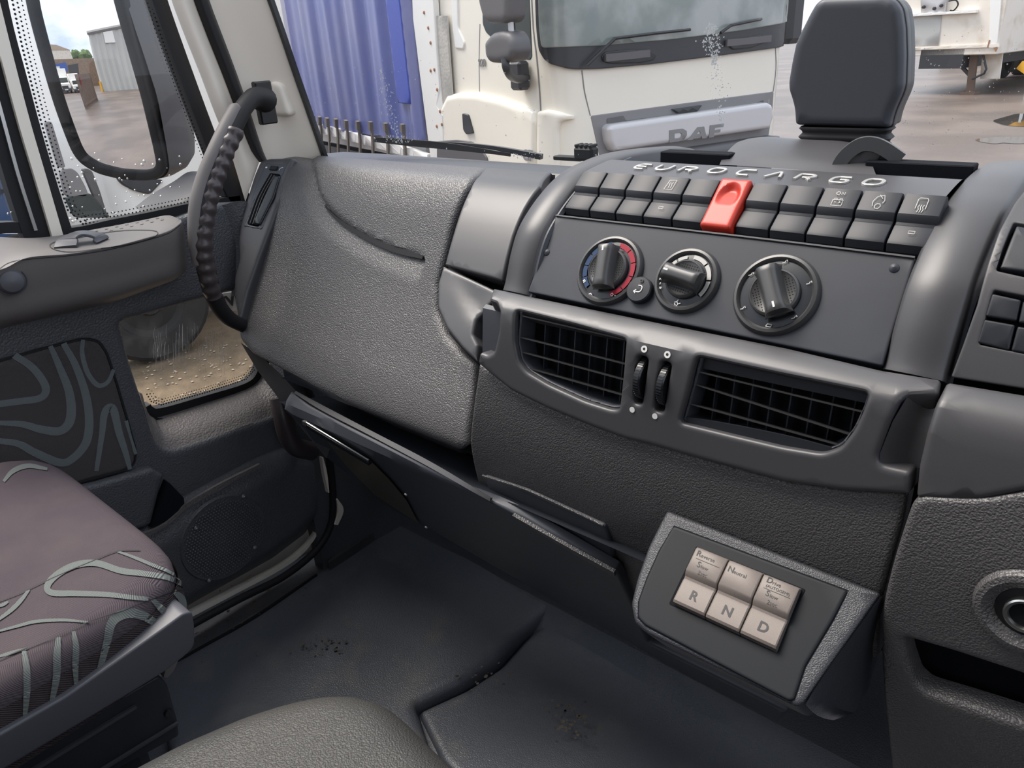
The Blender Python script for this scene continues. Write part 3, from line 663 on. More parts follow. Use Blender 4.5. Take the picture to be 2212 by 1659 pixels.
for outl, hv, vxs, lab in ((V1, [.10, .40, .60, .80], 6, 'left air vent with four slats'), (V2, [.28, .52, .74], 8, 'right air vent with slumped slats')):
    v, u = vent(outl, 0, 0, 0, lab); lo = min(q[1] for q in u); hi = max(q[1] for q in u); x0 = min(q[0] for q in u); x1 = max(q[0] for q in u)
    for k, f in enumerate(hv):
        vv = lo+(hi-lo)*f; c = clipx(u, vv)
        if not c: continue
        dv = .004 if (outl is V2 and k == 1) else 0
        mb = MB(); a, b = c[0]+.001, c[1]-.001; pr = [(-.0007, .0), (.0007, .0), (.0012, -.012), (-.0002, -.012)]
        V = [FB.P(x, vv+q[0]+d_+q[1]*-.25, -.007+q[1]) for x, d_ in ((a, -dv), (b, dv)) for q in pr]; mb.add(V, [(0, 1, 5, 4), (1, 2, 6, 5), (2, 3, 7, 6), (3, 0, 4, 7), (0, 3, 2, 1), (4, 5, 6, 7)], 'knob_grey')
        mb.build('vent_slat', v)
    if outl is V2:
        mb = MB(); ribbon(mb, FB, [(1500, 785), (1690, 825), (1868, 862)], .012, 'switch_black', lift=-.010, thick=.002, n=3); mb.build('vent_slat', v)
        mb = MB(); ribbon(mb, FB, [(1474, 912), (1580, 938), (1700, 964), (1790, 976)], [.006, .012, .012, .003], 'switch_black', lift=-.006, thick=.002, n=3); mb.build('vent_slat', v)
    for k in range(vxs):
        x = x0+(x1-x0)*(k+1.2)/(vxs+1); c = clipy(u, x)
        if c: mb = MB(); box(mb, FB.P(x, (c[0]+c[1])/2, -.024), (.0012, (c[1]-c[0])*.96, .006), 'panel_black', (FB.u, FB.v, FB.n)); mb.build('vent_vane', v)
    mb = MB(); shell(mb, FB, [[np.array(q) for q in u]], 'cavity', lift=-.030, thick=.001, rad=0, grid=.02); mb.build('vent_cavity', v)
for k, (pc, top, bot) in enumerate((((1380, 822), (1392, 754), (1366, 885)), ((1430, 836), (1442, 766), (1415, 899)))):
    u0, v0 = BAND.inv(pc); c = BAND.P(u0, v0, -.013); mb = MB(); pr = [(0, -.0035), (.0178, -.0035), (.0190, -.0025), (.0190, .0025), (.0178, .0035), (0, .0035)]
    lathe(mb, c, (1, 0, 0), pr, 'gloss_black', 44)
    for i in range(44):
        t = 2*math.pi*i/44; d = A3(0, math.cos(t), math.sin(t)); box(mb, c+d*.0190, (.0048, .0012, .0009), 'switch_black', (A3(1, 0, 0), np.cross(d, A3(1, 0, 0)), d))
    w = mb.build('vent_thumbwheel', D)
    mb = MB(); a, b = BAND.inv(top); T = BAND
    lathe(mb, BAND.P(a, b, .0002), -A3(0, BAND.nor(b)[0]*-1, BAND.nor(b)[1]*-1), [(.0030, 0), (.0030, .0004), (.0013, .0004), (.0013, 0)], 'mark_white', 20); mb.build('wheel_mark', w); mb = MB()
    a, b = BAND.inv(bot); lathe(mb, BAND.P(a, b, .0002), A3(0, BAND.nor(b)[0], BAND.nor(b)[1]), [(.0026, 0), (.0026, .0004), (0, .0004)], 'mark_white', 20); mb.build('wheel_mark', w)
# --- right hand end of the vent band, wrapping on towards the driver
RB = Ext([(.565, -.215), (.553, -.2225), (.540, -.2275), (.525, -.232), (.513, -.242), (.507, -.262), (.500, -.30), (.493, -.34)])
panel('column_trim', RB, [(2046, 822), (2120, 834), (2330, 868), (2330, 1040), (2212, 1062), (2120, 1080), (2040, 1080), (1978, 1076), (1984, 1010), (2000, 940), (2022, 870)], 'dash_smooth', D, r=.003, thick=.02, rad=.004, grid=.012)
# --- instrument side panel with switches (right edge)
IP = Ext([(.545, -.231), (.553, -.210), (.566, -.182), (.583, -.158), (.605, -.140), (.63, -.128)])
ipn = panel('driver_side_panel', IP, [(2054, 815), (2080, 745), (2110, 660), (2134, 570), (2158, 500), (2190, 440), (2225, 395), (2330, 420), (2330, 858), (2200, 838)], 'dash_smooth', D, r=.002, thick=.02, rad=.0012, grid=.005, holes=[[(2114, 744), (2128, 690), (2146, 626), (2320, 660), (2320, 792), (2212, 764)], [(2151, 584), (2165, 540), (2190, 480), (2320, 500), (2320, 620), (2240, 604)]], hr=.002, holerad=.001)
panel('switch_tray', IP, [(2106, 750), (2143, 615), (2172, 470), (2330, 490), (2330, 800)], 'cavity', D, r=0, lift=-.008, thick=.002, rad=0, grid=.03)
for q in ([(2143, 634), (2206, 648), (2196, 694), (2128, 683)], [(2126, 690), (2193, 702), (2180, 757), (2110, 740)], [(2210, 650), (2280, 664), (2270, 708), (2200, 697)], [(2198, 705), (2268, 717), (2256, 770), (2184, 758)], [(2196, 488), (2300, 510), (2285, 596), (2160, 580)]):
    mb = MB(); shell(mb, IP, [uvs(IP, q, .0015)], 'switch_black', lift=.0005, thick=.01, rad=.0014, grid=.008); mb.build('blank_switch', D)
COL = Ext([(.515, -.24), (.503, -.28), (.495, -.33), (.493, -.38), (.497, -.44), (.508, -.50), (.523, -.56), (.54, -.63), (.56, -.72)])
# the dashboard runs on towards the driver's door
for S_, x0 in ((IP, .045), (RB, .030), (COL, .040)):
    mb = MB(); V, Fc = grid_uv(S_, x0, 1.02, 0, S_.L[-1], 4, 24, -.004); mb.add(V, Fc, 'dash_smooth'); mb.build('dash_wing', D)
# --- lower dash right of the pad
lowp = [(1034, 784), (1104, 838), (1182, 876), (1287, 920), (1400, 955), (1547, 997), (1694, 1036), (1822, 1055), (1961, 1064), (1948, 1130), (1925, 1210), (1902, 1300), (1898, 1420), (1640, 1480), (1380, 1380), (1330, 1262), (1180, 1180), (1046, 1085), (1028, 1030), (1018, 985), (1014, 955), (1020, 890), (1028, 830)]
panel('lower_dash', LOW, lowp, 'dash_grain', D, r=.004, thick=.02, rad=.004, grid=.014)
colp = [(1976, 1070), (2050, 1076), (2120, 1078), (2212, 1062), (2400, 1030), (2400, 1800), (1935, 1800), (1925, 1659), (1912, 1540), (1903, 1420), (1903, 1340), (1910, 1290), (1930, 1210), (1955, 1130)]
slot = [(1952, 1380), (2060, 1412), (2212, 1462), (2300, 1492), (2310, 1600), (2212, 1570), (2090, 1530), (2000, 1502), (1976, 1480), (1960, 1430)]
key = [(2205+46*math.cos(t)*.95, 1326+56*math.sin(t)) for t in np.linspace(0, 2*math.pi, 20)[:-1]]
cp = panel('column_panel', COL, colp, 'dash_grain', D, r=.012, thick=.02, rad=.004, grid=.012, holes=[slot], hr=.004, holerad=.006)
panel('storage_slot', COL, [(1940, 1360), (2330, 1480), (2330, 1660), (1950, 1510)], 'cavity', D, r=0, lift=-.03, thick=.001, rad=0, grid=.03)
u0, v0 = COL.inv((2218, 1322)); c = COL.P(u0, v0, 0); n = A3(0, COL.nor(v0)[0], COL.nor(v0)[1]); mb = MB()
lathe(mb, c, n, [(.031, .000), (.029, .005), (.025, .006), (.018, .001), (.0175, -.001)], 'dash_grain', 40); lathe(mb, c, n, [(.0185, .0), (.0175, .001), (0, .0012)], 'rubber', 40); ig = mb.build('ignition_surround', D)
mb = MB(); lathe(mb, c, n, [(.0125, .001), (.0125, .006), (.0115, .0068), (.0098, .0066), (.0092, .005), (.0092, .001)], 'steel', 40); lathe(mb, c, n, [(.0092, .004), (0, .003)], 'gloss_black', 30); mb.build('ignition_ring', ig, label='chrome ring round the key hole')
# --- gear selector pod with three silver keys
a0 = LOW.P(*LOW.inv((1440, 1099))); a1 = LOW.P(*LOW.inv((1906, 1281)))
GP = Plane((-.19, .4925, -.396), (1, 0, 0), (0, -.070, -.058))
GF = lambda p, h=0: GP.P(*GP.inv(p), h)
pod = MB()
o_ = [(1440, 1100), (1905, 1281), (1737, 1520), (1720, 1528), (1400, 1370), (1370, 1345), (1362, 1305), (1375, 1250), (1400, 1180)]
shell(pod, GP, [uvs(GP, o_, .004)], 'pod_grain', lift=.0005, thick=.05, rad=.004, grid=.012)
# flank towards the driver: skin from the face's right edge back to the dash
e1 = [GF((1903, 1284)), GF((1870, 1332)), GF((1830, 1388)), GF((1790, 1443)), GF((1755, 1495)), GF((1740, 1522))]
e2 = [ax(p, -.094) for p in [(1905, 1292), (1903, 1340), (1900, 1400), (1880, 1480), (1845, 1540), (1800, 1556)]]
e2 = [e1[0]+A3(.002, .003, 0)]+[q for q in e2[1:]]
V = []; k = 6
for t in np.linspace(0, 1, 5):
    for a, b in zip(e1, e2): V.append(a*(1-t)+b*t+A3(0, -.012, 0)*math.sin(t*math.pi)*.3)
pod.add(V, [(j*k+i, j*k+i+1, (j+1)*k+i+1, (j+1)*k+i) for j in range(4) for i in range(k-1)], 'pod_grain')
pod = pod.build('gear_selector_pod', D, sharp=60, label='wedge shaped pod holding the three silver gear keys')
pi = [(1456, 1137), (1833, 1277), (1800, 1340), (1740, 1440), (1716, 1512), (1705, 1515), (1395, 1352), (1379, 1335), (1380, 1300), (1398, 1250), (1425, 1190)]
gp = panel('selector_plate', GP, pi, 'plate_black', pod, r=.003, lift=.002, thick=.006, rad=.0015, grid=.02)
mb = MB(); ribbon(mb, GP, pi, .0012, 'cavity', lift=.0007, n=1, closed=True); mb.build('plate_seam', pod)
U0, U1 = GP.inv((1512, 1184)), GP.inv((1738, 1276)); U2 = GP.inv((1450, 1302))
ux0, ux1 = U0[0], U1[0]-.001; vt0 = (U0[1]+U1[1])/2; vt1 = (GP.inv((1452, 1305))[1]+GP.inv((1664, 1405))[1])/2; kw = (ux1-ux0)/3; kl = vt1-vt0
panel('key_well', GP, [(1506, 1182), (1741, 1275), (1672, 1409), (1447, 1306)], 'cavity', pod, r=.001, lift=.0026, thick=.001, rad=0, grid=.04)
def key_(i, lines, big):
    pf = [(0, 0), (.03, .0062), (.07, .0075), (.42, .0088), (.46, .0080), (.52, .0048), (.56, .0044), (.60, .0055), (.93, .0072), (.97, .0060), (1, 0)]
    mb = MB(); w = kw-.0006; V = []; x0 = ux0+kw*i
    for x, dh in ((0, -.0016), (.0004, -.0006), (.0014, 0), (w-.0014, 0), (w-.0004, -.0006), (w, -.0016)):
        for a, h in pf: V.append(GP.P(x0+x, vt0+a*kl, .0022+h+dh))
    k = len(pf); mb.add(V, [(i_*k+j, i_*k+j+1, (i_+1)*k+j+1, (i_+1)*k+j) for i_ in range(5) for j in range(k-1)]+[tuple(range(k))[::-1], tuple(5*k+j for j in range(k))], 'button_silver')
    o = mb.build('gear_key', pod, sharp=28); mt = MB(); xc = x0+kw/2; ev = -GP.v
    for s, dx, f, sz, bold, al in lines: text(mt, s, 'ink', GP.P(xc+dx*kw, vt0+f*kl, .0022+.00775+.0013*(f-.07)/.35), GP.u, nrm(ev-GP.n*.0013/(.35*kl)), sz, bold=bold, align=al)
    text(mt, big, 'ink', GP.P(xc, vt0+.765*kl, .0022+.0066), GP.u, nrm(ev-GP.n*.0017/(.33*kl)), .0112, bold=.0003)
    for f in [q for q in ([.205] if i == 0 else [.225] if i == 2 else [])]:
        Tq = Plane(GP.P(0, 0, .0022), GP.u, GP.v); Tq.n = GP.n; ribbon(mt, Tq, [(xc-.36*kw, vt0+f*kl), (xc+.36*kw, vt0+f*kl)], .0003, 'ink', lift=.0084, uv=True, n=1)
    mt.build('key_lettering', o)
key_(0, [('R', -.33, .12, .0070, .0001, 'CENTER'), ('everse', -.255, .135, .0047, 0, 'LEFT'), ('S', -.20, .285, .0070, .0001, 'CENTER'), ('low', -.135, .30, .0045, 0, 'LEFT'), ('2sec', 0, .40, .0046, 0, 'CENTER')], 'R')
key_(1, [('N', -.33, .16, .0070, .0001, 'CENTER'), ('eutral', -.245, .175, .0047, 0, 'LEFT')], 'N')
key_(2, [('D', -.28, .09, .0066, .0001, 'CENTER'), ('rive', -.20, .105, .0046, 0, 'LEFT'), ('(AUTO/SEMI)', 0, .180, .0034, 0, 'CENTER'), ('S', -.20, .285, .0066, .0001, 'CENTER'), ('low', -.135, .30, .0044, 0, 'LEFT'), ('2sec', 0, .40, .0046, 0, 'CENTER')], 'D')
# --- shelf, lip and lower fascia
FAS = Ext([(.555, -.40), (.530, -.43), (.500, -.4525), (.494, -.462), (.500, -.475), (.520, -.51), (.560, -.58), (.60, -.655), (.66, -.76), (.72, -.86)])
fp = [(640, 852), (668, 872), (760, 920), (900, 990), (1000, 1046), (1062, 1082), (1200, 1160), (1330, 1232), (1338, 1248), (1380, 1360), (1500, 1440), (1600, 1495), (1520, 1450), (1340, 1372), (1210, 1300), (1060, 1215), (930, 1140), (800, 1050), (700, 985), (600, 850), (548, 770), (560, 765), (600, 805)]
fp = [(630, 842), (668, 872), (760, 920), (900, 990), (1000, 1046), (1062, 1082), (1200, 1160), (1330, 1236), (1400, 1390), (1520, 1450), (1700, 1540), (1680, 1560), (1500, 1470), (1340, 1378), (1210, 1306), (1060, 1220), (925, 1142), (860, 1110), (700, 985), (655, 925)]
panel('lower_fascia', FAS, fp, 'dash_dark', D, r=.004, thick=.012, rad=.004, grid=.014)
mb = MB(); ribbon(mb, FAS, [(640, 849), (700, 884), (800, 936), (930, 1004), (1062, 1078)], [.004, .007, .006, .006, .003], 'dash_smooth', lift=.003, thick=.004); mb.build('shelf_lip', D)
mb = MB(); ribbon(mb, FAS, [(1110, 1110), (1180, 1152), (1260, 1198), (1330, 1236)], [.003, .010, .014, .013], 'dash_grain', lift=.003, thick=.004); mb.build('shelf_lip', D)
mb = MB(); V = []
for a, b in (((.515, -.428), 0), ((.60, -.43), 0), ((.63, -.46), 0), ((.60, -.49), 0), ((.503, -.462), 0)):
    for x in np.linspace(-.925, -.30, 8): V.append((x, a[0], a[1]))
mb.add(V, [(j*8+i, j*8+i+1, (j+1)*8+i+1, (j+1)*8+i) for j in range(4) for i in range(7)], 'panel_black'); mb.build('shelf_tray', D)
# drawer in the lower dash
panel('small_drawer', LOW, [(1050, 1024), (1140, 1054), (1310, 1131), (1326, 1170), (1336, 1228), (1200, 1160), (1078, 1096), (1062, 1060)], 'dash_dark', D, r=.003, lift=.004, thick=.01, rad=.003, grid=.02)
mb = MB(); ribbon(mb, LOW, [(1048, 1022), (1140, 1052), (1230, 1092), (1308, 1129)], .0022, 'dash_grain', lift=.0055, thick=.002); mb.build('drawer_edge', D)
# left bracket of the fascia
mb = MB(); V = []
l1 = [ax(p, x) for p, x in (((520, 740), -1.03), ((556, 800), -1.02), ((600, 858), -.985), ((652, 926), -.935), ((705, 990), -.885))]; l2 = [ax(p, x) for p, x in (((562, 768), -1.0), ((604, 806), -.962), ((644, 850), -.922), ((676, 905), -.895), ((716, 962), -.86))]
for a, b in zip(l1, l2):
    for t in (0, .5, 1): V.append(a*(1-t)+b*t)
mb.add(V, [(i*3+j, i*3+j+1, i*3+j+4, i*3+j+3) for i in range(4) for j in range(2)], 'dash_smooth'); mb.build('shelf_bracket', D)
# clip and bronze flap hanging under the shelf
mb = MB(); a = FAS.P(*FAS.inv((672, 912)), .006); b = FAS.P(*FAS.inv((806, 992)), .006); sweep(mb, [a, b], rnd([(-.004, -.003), (.004, -.003), (.004, .003), (-.004, .003)], .001, 2), 'gloss_black'); cl = mb.build('clip_bar', D, label='metal edged clip under the shelf')
mb = MB(); o2 = A3(0, -.002, .005); sweep(mb, [a+o2, b+o2], circ(.0012, 8), 'steel'); box(mb, a+A3(-.003, -.002, .003), (.008, .004, .006), 'steel'); mb.build('clip_edge', cl)
mb = MB(); V = [FAS.P(*FAS.inv(p), .003) for p in [(694, 930), (806, 994), (842, 1030), (880, 1076), (907, 1128), (812, 1066), (748, 1000)]]; mb.add(V, [tuple(range(7))], 'bronze_film'); mb.build('hanging_flap', D, label='bronze tinted plastic flap hanging under the shelf')
for p in ((878, 1066), (922, 1137)):
    mb = MB(); lathe(mb, FAS.P(*FAS.inv(p), .001), A3(0, -.8, -.5), [(.003, 0), (.0025, .002), (0, .0025)], 'steel', 12); mb.build('screw', D)
# --- top of the dashboard out to the windscreen
mb = MB(); V = []
xs = np.linspace(-1.12, .35, 30); pr = [(.70, -.152), (.78, -.158), (.86, -.172), (.95, -.20)]
for y, z in pr:
    for x in xs: V.append((x, y+.05, z-(.03 if x > -.505 and y < .76 else 0)))
mb.add(V, [(j*30+i, j*30+i+1, (j+1)*30+i+1, (j+1)*30+i) for j in range(3) for i in range(29)], 'dash_dark'); mb.build('dash_top', D)
mb = MB(); V = []
for y, z in ((.72, -.20), (.70, -.40), (.72, -.64), (.86, -.66)):
    for x in (-1.0, -.05, .30): V.append((x, y, z))
mb.add(V, [(j*3+i, j*3+i+1, (j+1)*3+i+1, (j+1)*3+i) for j in range(3) for i in range(2)], 'cavity'); mb.build('dash_core', D)
# ---------------------------------------------------------------- cab: floor, door, pillars
from mathutils.bvhtree import BVHTree
class OnMesh:
    """draws on a finished mesh: u, v are pixels of the first look, P finds the place on the surface"""
    def __init__(s, *objs):
        V = []; Fs = []
        bpy.context.view_layer.update()
        for o in objs:
            k = len(V); w = WPOS[o.name]; V += [tuple(np.array(v.co)+w) for v in o.data.vertices]; Fs += [tuple(i+k for i in p.vertices) for p in o.data.polygons]
        s.b = BVHTree.FromPolygons(V, Fs)
    def inv(s, p): return (float(p[0]), float(p[1]))
    def P(s, u, v, h=0):
        d = nrm(R((u, v))); q, n, i, t = s.b.ray_cast(Vector((0, 0, 0)), Vector(d))
        if q is None:
            q, n, i, t = s.b.find_nearest(Vector(d*getattr(s, 'last', 1.0)))
        q = np.array(q); n = np.array(n); n = n if n@q < 0 else -n; s.last = float(np.linalg.norm(q)); return q+n*h
ZF = -.95
FL = Plane((0, 0, ZF), (1, 0, 0), (0, 1, 0))
fl = MB(); V, Fc = [], []
for y, z in ((-.9, ZF), (.74, ZF), (.80, ZF+.03), (.98, ZF+.34), (1.0, -.45)):
    for x in (-1.24, -.6, 0, .9): V.append((x, y, z))
fl.add(V, [(j*4+i, j*4+i+1, (j+1)*4+i+1, (j+1)*4+i) for j in range(4) for i in range(3)], 'floor_rubber')
box(fl, (-.1, .05, ZF-.04), (2.0, 1.9, .06), 'floor_rubber')
fl = fl.build('floor', kind='structure')
# raised mats and folds of the floor covering
mt = root('floor_mat', (-.6, .4, ZF), 'black grained rubber floor covering with muddy specks in front of the middle seat', 'floor mat')
def bumpy(u, v, d): return .003*math.sin(u*21+1)*math.sin(v*17)
panel('mat_sheet', FL, [(905, 1545), (1010, 1500), (1085, 1450), (1135, 1392), (1228, 1308), (1340, 1372), (1600, 1500), (1930, 1640), (2050, 1900), (1200, 1900), (960, 1660)], 'floor_rubber', mt, r=.01, lift=.012, thick=.012, rad=.010, grid=.03, hfun=bumpy)
panel('mat_sheet', FL, [(350, 1490), (420, 1350), (700, 1195), (860, 1110), (1220, 1308), (1130, 1392), (1080, 1448), (1000, 1500), (900, 1545), (950, 1700), (380, 1700)], 'floor_rubber', mt, r=.01, lift=.030, thick=.03, rad=.014, grid=.03, hfun=bumpy)
mb = MB(); ribbon(mb, FL, [(868, 1118), (830, 1165), (770, 1215), (718, 1258)], [.004, .03, .022, .004], 'dash_smooth', lift=.050, thick=.03); mb.build('mat_fold', mt, label='raised pale fold of the floor covering')
mb = MB(); ribbon(mb, FL, [(355, 1480), (450, 1425), (560, 1360), (690, 1270)], .004, 'rubber', lift=.034, thick=.01); mb.build('mat_edge', mt)
mb = MB(); rs = random.Random(3)
for c, s, n in (((700, 1430), (60, 25), 34), ((480, 1380), (110, 60), 46), ((1230, 1590), (70, 45), 60), ((1040, 1500), (70, 30), 22), ((560, 1300), (130, 50), 30)):
    for _ in range(n):
        p = (c[0]+rs.gauss(0, .5)*s[0], c[1]+rs.gauss(0, .5)*s[1]); u, v = FL.inv(p); r_ = rs.uniform(.0008, .0035); k = 6; a0 = rs.random()*6
        mb.add([FL.P(u+r_*math.cos(a0+6.283*i/k)*rs.uniform(.4, 1.3), v+r_*math.sin(a0+6.283*i/k)*rs.uniform(.4, 1.3), .0355) for i in range(k)], [tuple(range(k))], 'mud' if rs.random() < .7 else 'dash_smooth')
mb.build('mud_specks', mt, kind='stuff')
mb = MB(); box(mb, (-1.215, .1, -.93), (.03, 2.0, .42), 'beige_trim'); mb.build('trim_4', kind='structure')
# --- door
door = root('door_1', (-1.1, .2, -.95), kind='structure'); DR = door
DP = Plane((-1.10, 0, 0), (0, 1, 0), (0, 0, 1)); GLS = Plane((-1.175, 0, 0), (0, 1, 0), (0, 0, 1)); XO = Plane((-1.13, 0, 0), (0, 1, 0), (0, 0, 1))
opening = [(262, 700), (276, 692), (300, 686), (442, 646), (505, 630), (560, 640), (600, 740), (632, 850), (618, 882), (590, 900), (540, 916), (439, 952), (372, 973), (350, 966), (334, 946), (312, 872), (285, 790)]
panel('door_skin', DP, [(-120, 560), (0, 540), (200, 520), (390, 470), (470, 440), (530, 436), (590, 440), (640, 700), (690, 985), (697, 1090), (655, 1160), (560, 1222), (415, 1306), (200, 1440), (-120, 1640)], 'door_dark', DR, r=.004, holes=[opening], hr=.012, thick=.05, rad=.008, holerad=.010, grid=.03)
mb = MB(); box(mb, (-1.132, -.32, -.56), (.05, .96, .76), 'door_dark', b=.01); mb.build('door_rear', DR)
# sill of the low window
o1 = [DP.P(*DP.inv(p), -.004) for p in [(304, 850), (318, 902), (332, 946), (348, 968), (372, 976), (439, 955), (540, 918), (592, 902), (634, 850)]]; o2 = [GLS.P(*GLS.inv(p)) for p in [(298, 845), (306, 868), (316, 886), (330, 895), (345, 897), (440, 868), (530, 838), (560, 815), (572, 780)]]
SL = Loft([o1, [a*.5+b*.5+A3(.012, 0, 0) for a, b in zip(o1, o2)], o2]); mb = MB(); V, Fc = grid_uv(SL, 0, SL.Lu, 0, SL.Lv, 24, 8); mb.add(V, Fc, 'door_plastic'); mb.build('window_sill', DR)
mb = MB(); wp = [(262, 700), (278, 681), (420, 642), (505, 618), (540, 640), (572, 770), (562, 812), (530, 833), (345, 893), (322, 888), (312, 870), (288, 790)]
ribbon(mb, GLS, [(311, 879), (318, 888), (345, 893), (440, 866), (530, 838), (560, 812), (572, 770)], .020, 'rubber', lift=.004, thick=.02, n=4); ribbon(mb, GLS, [(316, 893), (350, 903), (440, 876), (535, 847), (566, 822)], .004, 'soft_rubber' if 'soft_rubber' in MAT else 'gloss_black', lift=.010, thick=.01, n=4); mb.build('window_seal', DR)
glass('low_glass', (.93, .92, .90), .05, dirt=((.55, .50, .44), 34, .45, .75, .42))
lw = panel('low_window_glass', GLS, [(200, 620), (560, 560), (620, 880), (345, 900), (300, 880)], 'low_glass', DR, r=.01, thick=.004, rad=0, grid=.1)
def frit(S, path, rows, gap, r_, inward, parent):
    mb = MB(); q = dens([np.array(S.inv(p)) for p in path], gap, False)
    for k in range(rows):
        for i, a in enumerate(q):
            t = q[min(i+1, len(q)-1)]-q[max(i-1, 0)]; t = t/np.linalg.norm(t); nn = np.array([-t[1], t[0]])*inward; c = a+nn*gap*(k+.5)+t*gap*(.5 if k % 2 else 0); rr = r_*(1-.18*k)
            mb.add([S.P(c[0]+rr*math.cos(1.047*j), c[1]+rr*math.sin(1.047*j), .0045) for j in range(6)], [tuple(range(6))], 'rubber')
    return mb.build('frit_dots', parent)
frit(GLS, [(312, 852), (322, 868), (345, 876), (440, 850), (530, 820), (548, 800)], 3, .0045, .0014, 1, DR)
mb = MB(); CD = Plane((-1.24, 0, 0), (0, 1, 0), (0, 0, 1)); shell(mb, CD, [uvs(CD, [(440, 640), (516, 628), (514, 672), (484, 672), (462, 660)])], 'mark_white', lift=0, thick=.002, rad=0)
text(mb, 'IVE', 'ink', CD.P(*CD.inv((494, 651)), .002), (0, -1, -.02), (0, -.1, 1), .028, bold=.0012)
tag(mb.build('lettered_card'), 'small white card with black letters wedged behind the grab handle foot', 'card')
# smears on the low glass
mb = MB(); rs = random.Random(5)
glass('smear', (1, 1, 1), .04, dirt=((.9, .9, .9), 300, .2, .5, .75)); mat('speck', (.45, .39, .32), .8)
for i in range(46):
    x = 330+rs.random()*150; y0 = 690+rs.random()*50+abs(x-390)*.2; l = rs.uniform(20, 75); dx = (x-395)*.10
    ribbon(mb, GLS, [(x, y0), (x+dx*.5, y0+l*.5), (x+dx*.2, y0+l)], .0005, 'smear', lift=.006, n=2)
mb.build('glass_smears', DR, kind='stuff')
mb = MB()
for _ in range(170):
    c = az((300+rs.random()*260, 745+rs.random()*125), -2.085); r_ = rs.uniform(.003, .013)
    mb.add([c+A3(r_*math.cos(i*1.257)*rs.uniform(.5, 1.3), r_*math.sin(i*1.257)*rs.uniform(.5, 1.3), 0) for i in range(5)]+[c+A3(0, 0, r_*.4)], [(i, (i+1) % 5, 5) for i in range(5)], 'speck')
tag(mb.build('pebbles'), 'pale pebbles scattered on the sandy ground outside the low window', 'pebbles', kind='stuff')
# fabric insert with woven loops
fi = [(-110, 812), (0, 777), (90, 752), (165, 733), (190, 731), (212, 738), (228, 762), (250, 830), (272, 905), (291, 975), (287, 1000), (268, 1014), (200, 1032), (140, 1048), (60, 1064), (-110, 1100)]
fb = MB(); shell(fb, DP, [uvs(DP, fi, .006)], 'fabric_dark', lift=.006, thick=.01, rad=.005, grid=.03)
c5 = lambda L_: [(x/2.766, 400+y/2.766) for x, y in L_]
for s, w in (([(75, 1010), (180, 1080), (250, 1170), (262, 1230), (220, 1268), (100, 1285), (-30, 1302)], (12, 13)), ([(290, 955), (345, 1080), (400, 1220), (415, 1340), (398, 1420), (340, 1462), (230, 1450), (120, 1420), (-30, 1412)], (8, 17)),
             ([(368, 940), (440, 1070), (500, 1240), (522, 1400), (503, 1530), (430, 1620), (350, 1650), (200, 1590), (100, 1537), (-30, 1518)], (10, 16)), ([(485, 918), (480, 1000), (510, 1110), (560, 1180), (600, 1190), (640, 1160), (668, 1095)], (7, 9)),
             ([(565, 1700), (598, 1480), (610, 1370), (637, 1322), (668, 1340), (700, 1470), (742, 1600), (765, 1690)], (8, 15)), ([(742, 1400), (770, 1500), (800, 1600)], (7, 5))):
    k = len(s); ribbon(fb, DP, c5(s), [.00074*(w[0]+(w[1]-w[0])*math.sin(math.pi*i/(k-1))) for i in range(k)], 'fabric_line_dim', lift=.0066)
fb = fb.build('fabric_insert', DR, label='dark woven insert with grey looping stripes')
mb = MB(); sweep(mb, [DP.P(*q, .004) for q in dens(uvs(DP, fi, .006), .01)], circ(.0022, 6), 'rubber', closed=True); mb.build('insert_piping', DR)
# armrest ledge
rowp = [([(-120, 505), (0, 512), (70, 514), (140, 507), (200, 496), (260, 485), (320, 473), (352, 466), (366, 465)], [-1.095]*9),
        ([(-120, 545), (0, 545), (80, 538), (160, 525), (230, 512), (290, 500), (345, 486), (372, 474), (378, 469)], [-1.03]*7+[-1.055, -1.075]),
        ([(-120, 600), (0, 578), (60, 554), (150, 545), (235, 531), (305, 514), (360, 497), (385, 481), (388, 474)], [-.985]*6+[-.995, -1.03, -1.06]),
        ([(-120, 622), (0, 592), (60, 566), (150, 556), (236, 542), (308, 524), (366, 506), (392, 486), (393, 478)], [-.982]*6+[-.992, -1.028, -1.062]),
        ([(-120, 690), (0, 650), (60, 628), (150, 606), (240, 588), (312, 566), (372, 545), (399, 520), (399, 505)], [-.990]*6+[-1.0, -1.035, -1.07]),
        ([(-120, 745), (0, 697), (70, 680), (150, 661), (245, 640), (320, 616), (378, 596), (402, 575), (403, 560)], [-1.005]*6+[-1.015, -1.045, -1.08]),
        ([(-120, 760), (0, 712), (70, 694), (150, 675), (245, 652), (320, 626), (378, 604), (402, 583), (403, 570)], [-1.06]*6+[-1.06, -1.08, -1.10])]
AR = Loft([[ax(p, x) for p, x in zip(a, b)] for a, b in rowp]); mb = MB(); V, Fc = grid_uv(AR, 0, AR.Lu, 0, AR.Lv, 60, 36); mb.add(V, Fc, 'armrest_grey'); arm = mb.build('armrest', DR, sharp=70, label='pale grey armrest ledge with dimples and pull lever')
OA = OnMesh(arm); mb = MB(); ribbon(mb, OA, [(-5, 584), (20, 568), (60, 560), (150, 552), (240, 538), (320, 518), (365, 503), (388, 486)], 1.3, 'rubber', lift=.0005, n=6); mb.build('armrest_seam', arm)
mb = MB()
for j in range(4):
    for i in range(8):
        p = (196+i*22+j*13-(j*j), 507-i*4.6-j*8.0+0); 
        if 170 < p[0] < 352: ribbon(mb, OA, [(p[0]-3.4, p[1]+.6), (p[0]+3.4, p[1]-.6)], 2.6, 'door_plastic', lift=.0006, n=1)
mb.build('armrest_dimples', arm)
